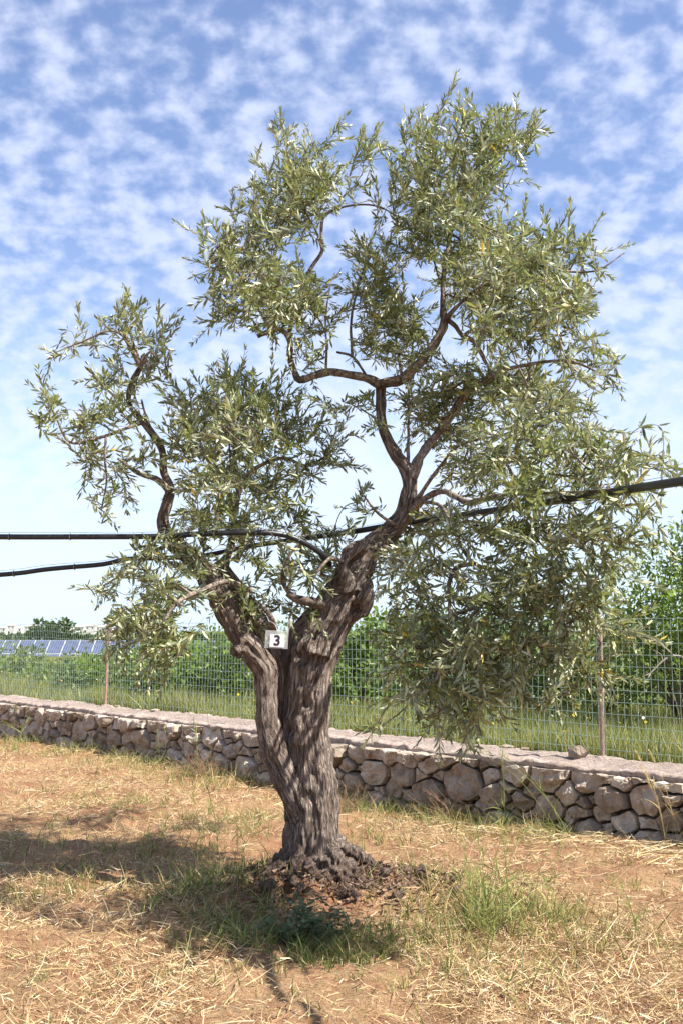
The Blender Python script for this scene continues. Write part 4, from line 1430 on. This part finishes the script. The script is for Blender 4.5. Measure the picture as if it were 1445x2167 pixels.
for (px, py, rx, ry, nb, h, dry) in GP:
    cpt = ground_at(px, py, 0.02)
    nb = int(nb * 0.8)
    ry = ry * 1.6
    rx = rx * 1.15
    q = rng.normal(0, 0.5, (nb, 2)) * (rx, ry)
    cl_ = rng.normal(0, 0.5, (nb // 9 + 1, 2)) * (rx, ry)
    tf = rng.uniform(size=nb) < 0.75
    q[tf] = cl_[rng.integers(0, len(cl_), tf.sum())] + rng.normal(0, 0.016, (tf.sum(), 2))
    gb.append(np.column_stack([cpt[0] + q[:, 0], cpt[1] + q[:, 1], np.full(nb, h), np.full(nb, dry)]))
nb = 8000
uu = rng.uniform(-10.5, 6, nb)
vv = -0.05 - np.abs(rng.normal(0, 0.3, nb)) * (1 + (uu < -1) * 0.8)
ww = W(uu, vv, 0)
gk = noise2(uu, vv * 0, 1.2, 2, 71) > -0.25
gb.append(np.column_stack([ww[gk, 0], ww[gk, 1], np.full(gk.sum(), .16), np.full(gk.sum(), .6)]))
xs, ys = wedge(2600, 4.0, 13.0, 1.2)
gb.append(np.column_stack([xs, ys, np.full(len(xs), .07), np.full(len(xs), .45)]))
gb = np.vstack(gb)
u, v = UV(gb[:, 0], gb[:, 1])
gb = gb[v < -0.03]
n = len(gb)
ln = gb[:, 2] * rng.uniform(0.45, 1.6, n)
D = nrm(np.column_stack([rng.normal(0, 0.38, n), rng.normal(0, 0.38, n), np.ones(n)]))
isdry = rng.uniform(size=n) < gb[:, 3] * 0.75
gc = np.array([(0.13, 0.19, 0.04), (0.21, 0.25, 0.06), (0.11, 0.15, 0.045), (0.30, 0.31, 0.10)])
c = gc[rng.integers(0, 4, n)] * rng.uniform(0.75, 1.2, (n, 1))
c[isdry] = (np.array([(0.60, 0.46, 0.22), (0.48, 0.40, 0.15)])[rng.integers(0, 2, n)] * rng.uniform(0.8, 1.15, (n, 1)))[isdry]
V, Q, C = blades(on_ground(gb[:, 0], gb[:, 1], -0.004), D, ln, rng.uniform(0.003, 0.0075, n), rng.normal(0, 0.35, (n, 3)) * ln[:, None] * (1, 1, .3) - np.column_stack([0 * ln, 0 * ln, ln * 0.15]), 3, 1.8, None, c)
tag(link('yard_grass', mesh_data('yard_grass', V, Q, M_GRASS, True, C)), 'short green and yellow grass sprouting through the straw', 'grass', kind='stuff')


def grass_plant(px, py, stems, height, label, lean=(0, 0), dry=False, spikes=True, spread=0.05, zg=None, leaves=7):
    """a clump of tall wild grass: culms with seed spikes and long blades"""
    g = ground_at(px, py, 0.0)
    z = float(gz(g[0], g[1])) if zg is None else zg
    root = empty('wild_grass', (g[0], g[1], z))
    tag(root, label, 'grass')
    base = np.array((0.55, 0.44, 0.20)) if dry else np.array((0.30, 0.33, 0.10))
    cu, sp, bl = Bag(), [], []
    for _ in range(stems):
        q = np.append(rng.normal(0, spread, 2), -0.01)
        h = height * rng.uniform(0.7, 1.05)
        ld = np.array([lean[0], lean[1], 0]) * h + np.append(rng.normal(0, 0.13 * h, 2), 0)
        P = catmull(np.array([q, q + ld * 0.2 + (0, 0, h * 0.35), q + ld * 0.55 + (0, 0, h * 0.7), q + ld + (0, 0, h * 0.95)]), 0.05)
        cu.tube(P, np.linspace(0.0026, 0.0012, len(P)), 5, col=base * rng.uniform(0.85, 1.15))
        if spikes:
            T = nrm(P[-1] - P[-3])
            for s in np.linspace(0, 0.09, 12):
                for w_ in range(2):
                    sp.append((P[-1] + T * (s - 0.03), nrm(T + rng.normal(0, 0.35, 3))))
        for _k in range(leaves // 2):
            j = rng.integers(0, max(1, len(P) * 2 // 3))
            bl.append((P[j], nrm(np.append(rng.normal(0, 0.6, 2), rng.uniform(0.4, 1.0))), rng.uniform(0.12, 0.26)))
    for _ in range(leaves * 2):
        bl.append((np.append(rng.normal(0, spread, 2), -0.01), nrm(np.append(rng.normal(0, 0.45, 2) + lean, 1)), height * rng.uniform(0.25, 0.6)))
    link('culms', cu.mesh('culms', M_GRASS), root)
    P = np.array([b_[0] for b_ in bl]); D = np.array([b_[1] for b_ in bl]); ln = np.array([b_[2] for b_ in bl])
    V, Q, C = blades(P, D, ln, rng.uniform(0.004, 0.009, len(P)), np.column_stack([rng.normal(0, .15, len(P)) * ln, rng.normal(0, .15, len(P)) * ln, -0.35 * ln]), 4, 1.8, None, np.tile(base, (len(P), 1)) * rng.uniform(0.75, 1.2, (len(P), 1)))
    link('blades', mesh_data('blades', V, Q, M_GRASS, True, C), root)
    if sp:
        P = np.array([b_[0] for b_ in sp]); D = np.array([b_[1] for b_ in sp])
        V, Q, C = blades(P, D, np.full(len(P), 0.034), np.full(len(P), 0.0035), np.zeros_like(P), 2, 2.5, None, np.tile(base * 1.25, (len(P), 1)))
        link('seed_heads', mesh_data('seed_heads', V, Q, M_GRASS, True, C), root)
    return root


grass_plant(432, 1900, 3, 0.62, 'tall green grass stalks standing left of the trunk in its shade', (0.0, 0.05), spread=0.04)
grass_plant(512, 1905, 2, 0.36, 'short spiky green grass stalk beside the left root', (0.05, 0), spread=0.03)
grass_plant(772, 1820, 2, 0.42, 'thin green grass stalk standing just right of the trunk', (-0.06, 0), spread=0.02, leaves=3)
grass_plant(1075, 1975, 8, 0.52, 'big yellow green grass clump growing right of the root mound', (0.12, 0), spread=0.11, leaves=22)
grass_plant(990, 1960, 6, 0.36, 'leafy grass clump at the right edge of the root mound', (-0.05, 0), spread=0.1, leaves=18)
grass_plant(1310, 1985, 3, 0.30, 'small dry tipped grass clump out on the straw', (-0.2, 0), spread=0.08, leaves=12)
grass_plant(1195, 1775, 3, 0.72, 'long green grass stalk leaning left against the stone wall', (-0.75, 0.05), spread=0.05, leaves=10)
grass_plant(1070, 1745, 3, 0.80, 'upright thin grass rising past the cement edge of the wall', (0.0, 0.0), spread=0.03, leaves=8)
grass_plant(1390, 1800, 4, 0.66, 'dry straw coloured stalks leaning on the wall in a fan', (-0.3, 0.1), dry=True, spread=0.1, leaves=10)
grass_plant(425, 1640, 4, 0.75, 'tall green grass at the wall foot between the post and trunk', (-0.1, 0.0), spread=0.08, leaves=12)
grass_plant(350, 1620, 3, 0.45, 'shorter grass tuft at the wall foot with straw around', (0.05, 0.0), spread=0.1, leaves=14)
grass_plant(20, 1590, 5, 0.55, 'grass tuft at the far end of the wall foot', (0.15, 0.0), spread=0.12, leaves=16)

# dead bramble-like weeds at the foot of the wall
M_DEAD = mat_plain('dead_weed', (0.30, 0.185, 0.12), 0.9, 0, 0.3, 40)


def dead_weed(px, py, w_, h_, n, label):
    g = ground_at(px, py, 0.0)
    root = empty('dead_weed', (g[0], g[1], float(gz(g[0], g[1]))))
    tag(root, label, 'weed')
    bg_, fine_b = Bag(), Bag()
    for k in range(n):
        q = np.append(rng.normal(0, w_ * 0.4, 1) * TU[0:1], [0, 0])
        q = np.array([rng.normal(0, w_ * 0.45) * TU[0], rng.normal(0, w_ * 0.45) * TU[1] * 0.2 - 0.03, 0])
        d = nrm(np.append(rng.normal(0, 0.8, 2), rng.uniform(0.3, 1.3)))
        l_ = h_ * rng.uniform(0.5, 1.3)
        P = catmull(np.array([q, q + d * l_ * 0.5 + rng.normal(0, 0.02, 3), q + d * l_ + np.append(rng.normal(0, 0.05, 2), -0.05 * l_)]), 0.03)
        bg_.tube(P, np.linspace(0.002, 0.0009, len(P)), 4, False)
        for _ in range(5):
            j = rng.integers(1, len(P))
            e = P[j] + rng.normal(0, 0.06, 3)
            fine_b.tube(np.array([P[j], (P[j] + e) / 2 + rng.normal(0, 0.006, 3), e]), 0.0009, 3, False)
    tag(link('stems', bg_.mesh('stems', M_DEAD), root), kind='stuff')
    tag(link('twigs', fine_b.mesh('twigs', M_DEAD), root), kind='stuff')


dead_weed(960, 1720, .32, .32, 90, 'brown dead weed tangle against the wall right of the trunk')
dead_weed(430, 1640, .4, .3, 90, 'brown dead weed tangle against the wall left of the trunk')
dead_weed(745, 1700, .15, .35, 40, 'reddish dead stalks leaning on the wall just behind the trunk')


# broad-leaved weed in front of the trunk
def leafy_weed(px, py, n, h_, spread, leaf, label):
    g = ground_at(px, py, 0.05)
    root = empty('leafy_weed', (g[0], g[1], float(gz(g[0], g[1]))))
    tag(root, label, 'weed')
    st = Bag()
    P_, D_, S_ = [], [], []
    for _ in range(n):
        q = np.append(rng.normal(0, spread, 2) * (1, 0.6), -0.01)
        h = h_ * rng.uniform(0.45, 1.05)
        P = catmull(np.array([q, q + np.append(rng.normal(0, 0.03, 2), h * 0.5), q + np.append(rng.normal(0, 0.06, 2), h)]), 0.02)
        st.tube(P, 0.0018, 4, False)
        for j in range(1, len(P)):
            for _k in range(2):
                P_.append(P[j])
                D_.append(nrm(np.append(rng.normal(0, 1, 2), rng.uniform(-0.1, 0.6))))
                S_.append(leaf * rng.uniform(0.6, 1.2))
    P_, D_, S_ = map(np.array, (P_, D_, S_))
    V, Q4, T3 = leaf_array(P_, D_, np.array([0, 0, 1.0]) + rng.normal(0, 0.3, P_.shape), S_, 3.6)
    tag(link('stems', st.mesh('stems', M_WEEDSTEM), root), kind='stuff')
    c = np.array([0.12, 0.165, 0.08]) * rng.uniform(0.7, 1.35, (len(P_), 1))
    tag(link('leaves', mesh_data('leaves', V, [Q4, T3], M_GRASS, True, np.repeat(c, 8, 0)), root), kind='stuff')


M_WEEDSTEM = mat_plain('weed_stem', (0.14, 0.17, 0.07), 0.6)
leafy_weed(650, 1965, 24, .24, .14, .032, 'dark green broad leaved weed in front of the trunk base')
leafy_weed(590, 1975, 22, .16, .13, .026, 'low green weed at the left of the broad leaved one')
leafy_weed(720, 1955, 12, .16, .08, .026, 'small green weed against the right hand roots')

# ------------------------------------------------------------------ meadow behind the fence
def behind(n, v0, v1, power):
    v = v0 + (v1 - v0) * rng.uniform(size=n) ** power
    u = rng.uniform(-1, 1, n)
    # spread so that the strip seen through the fence is filled
    uu = np.where(True, (u * (10.0 + 0.9 * v)) - 2.5 - 0.75 * v, 0)
    p = W(uu, v, 0)
    k = (np.abs(p[:, 0]) < 0.42 * p[:, 1] + 0.8) & (p[:, 1] > 5)
    return p[k]


p = behind(150000, 0.80, 22.0, 2.0)
n = len(p)
h = np.clip(0.40 + 0.13 * noise2(p[:, 0], p[:, 1], 0.8, 2, 91), 0.16, 0.7) * rng.uniform(0.45, 1.25, n)
D = nrm(np.column_stack([rng.normal(0, 0.2, n), rng.normal(0, 0.2, n), np.ones(n)]))
c = np.array([(0.15, 0.18, 0.04), (0.27, 0.29, 0.07), (0.38, 0.37, 0.13), (0.50, 0.45, 0.21)])[rng.choice(4, n, p=[.3, .35, .22, .13])] * rng.uniform(0.75, 1.2, (n, 1))
V, Q, C = blades(np.column_stack([p[:, 0], p[:, 1], gz(p[:, 0], p[:, 1]) - 0.01]), D, h, rng.uniform(0.004, 0.010, n) * (1 + 0.05 * p[:, 1]), np.column_stack([rng.normal(0.06, .18, n) * h, rng.normal(0, .18, n) * h, -0.1 * h]), 2, 1.6, None, c)
tag(link('meadow_grass', mesh_data('meadow_grass', V, Q, M_GRASS, True, C)), 'tall sunlit meadow grass growing behind the wire fence', 'grass', kind='stuff')
fb = Bag()
p = behind(420, 0.9, 9.0, 1.3)
for q in p:
    z = float(gz(q[0], q[1])) + rng.uniform(0.2, 0.5)
    yel_ = rng.uniform() < 0.8
    r_ = rng.uniform(0.010, 0.019)
    an = np.arange(6) / 6 * 2 * np.pi
    tl = rng.normal(0, 0.5, 2)
    V = np.vstack([[0, 0, -0.2 * r_], np.column_stack([np.cos(an) * r_, np.sin(an) * r_, r_ * 0.4 + (np.cos(an) * tl[0] + np.sin(an) * tl[1]) * r_])]) + np.array([q[0], q[1], z])
    T = np.array([(0, 1 + j, 1 + (j + 1) % 6) for j in range(6)])
    fb.add(V, None, T, (0.75, 0.52, 0.02) if yel_ else (0.75, 0.74, 0.70))
    cc = np.array([[q[0], q[1], z - 0.35], [q[0], q[1], z - 0.01]])
    V, Q, T = tube(cc, 0.0015, 3, False)
    fb.add(V, Q, T, (0.18, 0.24, 0.06))
tag(link('meadow_flowers', fb.mesh('meadow_flowers', M_GRASS)), 'small yellow and white flowers dotted through the meadow grass', 'flowers', kind='stuff')

# ------------------------------------------------------------------ shrubs and trees beyond the fence
M_SHRUB = mat_leaf('shrub_leaf', (0.10, 0.145, 0.035), (0.17, 0.21, 0.075), (0.20, 0.27, 0.05), True, 0.45, 0.34)
M_WOOD = mat_plain('shrub_wood', (0.16, 0.12, 0.09), 0.9, 0, 0.3, 30)
M_WOODPALE = mat_plain('bare_pale_wood', (0.36, 0.29, 0.25), 0.9, 0, 0.25, 30)


def shrub(name, px, Y, wx, wy, ztop, zlow, n, leaf, label, cat='shrub', group=None, tint=(1, 1, 1), seed=0, clumps=26, width=2.4, core=True):
    r = np.random.default_rng(seed)
    X = (px - 722.5) / F * Y * 1.0
    g = float(gz(X, Y))
    root = empty(name, (X, Y, g))
    tag(root, label, cat, group)
    st = Bag()
    zt, zl = ztop - g, zlow - g
    cen = []
    for k in range(clumps):
        a_, el_ = r.uniform(0, 2 * np.pi), r.uniform(-0.9, 1.0)
        rr = r.uniform(0.40, 1.02)
        ce = math.sqrt(max(0, 1 - el_ ** 2))
        cen.append([wx * rr * math.cos(a_) * ce, wy * rr * math.sin(a_) * ce, (zt + zl) / 2 + (zt - zl) / 2 * rr * el_])
    cen = np.array(cen)
    for k in range(0, clumps):
        P = catmull(np.array([[r.normal(0, 0.06), r.normal(0, 0.06), -0.05], [cen[k][0] * 0.3, cen[k][1] * 0.3, max(0.1, cen[k][2] * 0.5)], cen[k]]), 0.15)
        st.tube(P, np.linspace(0.028 if zt > 2.2 else 0.016, 0.005, len(P)), 5, False)
    link('trunk' if cat == 'tree' else 'stems', st.mesh('stems', M_WOOD), root)
    k = r.integers(0, clumps, n)
    sc = np.array([wx, wy, (zt - zl) / 2]) * 0.40
    q = r.normal(0, 1, (n, 3))
    q = nrm(q) * (r.uniform(0.25, 1, (n, 1)) ** 0.5)
    P = cen[k] + q * sc * r.uniform(0.7, 1.2, (clumps, 1))[k]
    P[:, 2] = np.maximum(P[:, 2], 0.03)
    D = nrm(q * 0.7 + r.normal(0, 0.6, (n, 3)) + np.array([0, 0, 0.15]))
    Nn = np.array([0, 0, 0.7]) + q * 0.5 + r.normal(0, 0.5, (n, 3))
    V, Q4, T3 = leaf_array(P, D, Nn, leaf * r.uniform(0.6, 1.25, n), width)
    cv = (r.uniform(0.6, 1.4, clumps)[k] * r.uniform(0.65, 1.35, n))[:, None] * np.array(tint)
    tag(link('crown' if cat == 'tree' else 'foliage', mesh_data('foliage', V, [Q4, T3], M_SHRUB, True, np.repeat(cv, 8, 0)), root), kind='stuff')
    return root


G_H = 'shrubs of the hedge beyond the fence'
shrub('almond_tree', 1440, 13.6, 1.25, 1.1, 3.05, 0.75, 9000, .085, 'bright green feathery tree standing beyond the fence', 'tree', None, (1.05, 1.12, .8), 11, 44, 1.8)
shrub('almond_tree', 1660, 15.0, 1.2, 1.2, 2.7, 0.6, 4500, .085, 'second bright green tree at the end of the hedge row', 'tree', None, (1.0, 1.1, .8), 12, 36, 1.8)
HG = [(1265, 15.5, 1.1, .9, 1.95, .2, 4200, 'dark green hedge shrub left of the feathery tree', (.8, .85, .75)),
      (1120, 16.5, 1.2, .9, 2.0, .2, 4200, 'tall dark hedge shrub with deep shade beneath it', (.75, .85, .7)),
      (990, 17.5, 1.1, .9, 2.0, .2, 3800, 'hedge shrub standing behind the hanging olive boughs', (.9, 1.0, .75)),
      (880, 17.5, 1.0, .9, 2.0, .2, 3400, 'rounded green hedge shrub to the right of the trunk', (1.0, 1.1, .75)),
      (760, 16.5, .75, .8, 1.85, .15, 3400, 'bright green hedge shrub just right of the trunk', (1.1, 1.2, .75)),
      (650, 19.0, .8, .8, 1.75, .15, 2400, 'hedge shrub hidden mostly behind the trunk', (1.0, 1.1, .75)),
      (540, 17.5, .7, .8, 1.72, .1, 3000, 'pale green hedge shrub left of the trunk', (1.15, 1.2, .75)),
      (440, 18.5, .75, .9, 1.48, .1, 2600, 'green hedge shrub with a bare stem left of the trunk', (1.0, 1.1, .7)),
      (350, 17.5, .7, .8, 1.55, .05, 2600, 'low hedge shrub beneath the left olive bough', (1.0, 1.1, .7)),
      (235, 21.0, 1.0, .9, 1.2, .0, 2400, 'low broad shrub behind the rusty fence post', (.95, 1.05, .7)),
      (150, 25.0, 1.3, 1.0, 1.05, .0, 2200, 'low shrub in front of the solar panels', (.95, 1.0, .7)),
      (70, 29.0, 1.3, 1.0, .92, -.1, 2000, 'low scrub clump left of the solar panel seams', (1.0, 1.0, .75)),
      (475, 26.0, 1.1, 1.0, 1.55, .0, 2200, 'second row shrub showing in the gap left of the trunk', (1.1, 1.1, .8)),
      (395, 27.0, 1.1, 1.0, 1.35, .0, 2000, 'second row shrub behind the left olive bough', (.95, 1.05, .75)),
      (285, 30.0, 1.2, 1.0, 1.3, .0, 2000, 'second row shrub right of the rusty post', (1.0, 1.05, .8)),
      (815, 25.0, 1.2, 1.0, 1.75, .0, 2000, 'second row shrub right of the trunk behind the hedge', (1.1, 1.15, .8)),
      (-10, 27.0, 1.3, 1.0, 1.5, .0, 2400, 'grey green taller bush at the far end of the fence', (1.1, 1.05, 1.0))]
for k, (px, Y, wx, wy, zt, zl, n, lab, tn_) in enumerate(HG):
    shrub('hedge_shrub', px, Y, wx, wy, zt, zl, n, .11 if Y > 19 else .095, lab, 'shrub', G_H, tn_, 30 + k)

# bare dead bough right of the feathery tree
bare_root = empty('bare_bough', at(1470, 1480, 12.4))
tag(bare_root, 'bare pale dead bough showing through the fence below the feathery tree', 'branch')
bo = at(1470, 1480, 12.4)
db = Bag()
for q in ([(1480, 1600, 6, 12.4), (1470, 1480, 5), (1450, 1400, 4.5), (1425, 1388, 4), (1400, 1400, 3.5), (1375, 1425, 2.5), (1360, 1430, 1.5)], [(1425, 1388, 3, 12.4), (1400, 1365, 2.2), (1375, 1350, 1.5), (1340, 1345, 1)],
          [(1375, 1425, 2, 12.4), (1370, 1435, 1.5), (1368, 1442, 1)], [(1400, 1400, 2, 12.4), (1398, 1385, 1.2), (1380, 1375, 1)], [(1450, 1400, 3, 12.4), (1460, 1370, 2), (1450, 1330, 1.2)]):
    c = catmull(pl(q), 0.05)
    db.tube(c[:, :3] - bo, c[:, 3] * 0.6, 6, True, wob=0.2)
link('limbs', db.mesh('limbs', M_WOODPALE), bare_root)

# ------------------------------------------------------------------ solar array, far trees, far town
Mp, ntp, bp_, op_ = material('solar_cells')
cx_ = N(ntp, 'ShaderNodeTexBrick', i_Scale=1.0)
cx_.offset = 0.0
cx_.inputs['Color1'].default_value = (0.05, 0.065, 0.13, 1)
cx_.inputs['Color2'].default_value = (0.06, 0.078, 0.15, 1)
cx_.inputs['Mortar'].default_value = (0.25, 0.28, 0.36, 1)
cx_.inputs['Mortar Size'].default_value = 0.008
cx_.inputs['Brick Width'].default_value = 0.16
cx_.inputs['Row Height'].default_value = 0.16
L(ntp, N(ntp, 'ShaderNodeTexCoord').outputs['Object'], cx_.inputs[0])
L(ntp, cx_.outputs[0], bp_.inputs['Base Color'])
bp_.inputs['Roughness'].default_value = 0.25
bp_.inputs['Specular IOR Level'].default_value = 0.6
M_ALU = mat_plain('aluminium_frame', (0.72, 0.73, 0.75), 0.4, 0.3)
YS = 75.0
sa_o = np.array([(250 - 722.5) / F * YS, YS, gz(np.array([-15.0]), np.array([YS]))[0]])
array = empty('solar_array', sa_o)
tag(array, 'row of blue solar panels beyond the hedge on the left', 'solar panels')
zt_ = EYE - 19 / F * YS
V, Q = box_verts((-0.485, -0.79, 0), (0.485, 0.79, 0.02))
V2, Q2 = box_verts((-0.50, -0.82, -0.04), (0.50, 0.82, 0.012))
pan = mesh_data('panel', np.vstack([V, V2]), np.vstack([Q, Q2 + 8]), [Mp, M_ALU], False, midx=[0] * 6 + [1] * 6)
tiltp = math.radians(33)
x_l, x_r = (-60 - 722.5) / F * YS, (500 - 722.5) / F * YS
cols = int((x_r - x_l) / 1.03)
for ci in range(cols):
    for ri in range(2):
        o = link('panel', pan, array)
        top = np.array([x_l + ci * 1.03, YS, zt_ - 0.0035 * ci])
        dn = 0.83 + ri * 1.68
        o.location = top - sa_o + np.array([0, -math.cos(tiltp) * dn, -math.sin(tiltp) * dn])
        o.rotation_euler = (tiltp, 0, 0)
pb = Bag()
for ci in range(0, cols + 1, 4):
    xx = x_l + ci * 1.03
    for dn in (0.7, 2.6):
        yv = YS - math.cos(tiltp) * dn
        pb.tube(np.array([[xx, yv, sa_o[2] - 0.6], [xx, yv, zt_ - math.sin(tiltp) * dn - 0.08]]) - sa_o, 0.05, 6)
link('support_legs', pb.mesh('support_legs', M_ALU), array)

FT = [(118, 150, 3.2, 4.6, 'tallest dark pine of the far grove beyond the solar panels'), (85, 152, 2.8, 3.6, 'dark round pine left of the tallest far pine'), (60, 150, 2.4, 2.9, 'smaller dark tree at the left of the far grove'),
      (145, 150, 3.0, 2.6, 'low dark tree at the right of the far grove'), (15, 120, 2.0, 2.2, 'greyish far tree near the left end of the fence'), (210, 160, 2.6, 2.0, 'low pale green far tree before the town'), (285, 150, 2.4, 2.2, 'far green tree right of the rusty post'),
      (345, 130, 2.6, 2.4, 'far grey green tree seen under the left olive bough'), (410, 140, 2.8, 2.1, 'low far tree on the skyline left of the trunk'), (470, 120, 2.2, 2.5, 'far round tree on the skyline close to the left limb')]
for k, (px, Y, w_, zt, lab) in enumerate(FT):
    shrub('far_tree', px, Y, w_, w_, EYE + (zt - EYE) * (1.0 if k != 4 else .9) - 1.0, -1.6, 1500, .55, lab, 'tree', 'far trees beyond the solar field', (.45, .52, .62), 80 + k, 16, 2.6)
M_HOUSE = mat_plain('pale_plaster', (0.70, 0.66, 0.64), 0.9, 0, 0.12, 1.2)
M_ROOF = mat_plain('clay_roof', (0.50, 0.40, 0.36), 0.9, 0, 0.2, 1.5)
M_WIN = mat_plain('dark_window', (0.08, 0.09, 0.11), 0.3)
for k in range(20):
    px = -30 + k * 19 + rng.uniform(-5, 5) if k < 20 else 440 + 40 * (k - 20)
    Y = 900 + rng.uniform(-40, 60)
    w_, d_, h_ = rng.uniform(5, 9), 7.0, rng.uniform(4.2, 7.8)
    X = (px - 722.5) / F * Y
    g = float(gz(X, Y))
    root = empty('far_house', (X, Y, g))
    tag(root, 'small pale house of the far town on the skyline', 'house', 'houses of the far town')
    V, Q = box_verts((-w_ / 2, -d_ / 2, -0.5), (w_ / 2, d_ / 2, h_))
    link('wall', mesh_data('wall', V, Q, M_HOUSE, False), root)
    ov = 0.3
    V = np.array([(-w_ / 2 - ov, -d_ / 2 - ov, h_), (w_ / 2 + ov, -d_ / 2 - ov, h_), (w_ / 2 + ov, d_ / 2 + ov, h_), (-w_ / 2 - ov, d_ / 2 + ov, h_), (-w_ / 2 - ov, 0, h_ + 1.3), (w_ / 2 + ov, 0, h_ + 1.3)])
    link('roof', mesh_data('roof', V, [np.array([(0, 1, 5, 4), (2, 3, 4, 5), (3, 2, 1, 0)]), np.array([(0, 4, 3), (1, 2, 5)])], M_ROOF, False), root)
    for wx_ in (-w_ * 0.25, w_ * 0.25):
        V, Q = box_verts((wx_ - 0.5, -d_ / 2 - 0.03, h_ - 2.2), (wx_ + 0.5, -d_ / 2 + 0.1, h_ - 0.9))
        link('window', mesh_data('window', V, Q, M_WIN, False), root)
print('tris', sum(len(o.data.loop_triangles) if o.data.calc_loop_triangles() is None else 0 for o in bpy.data.objects if o.type == 'MESH'))
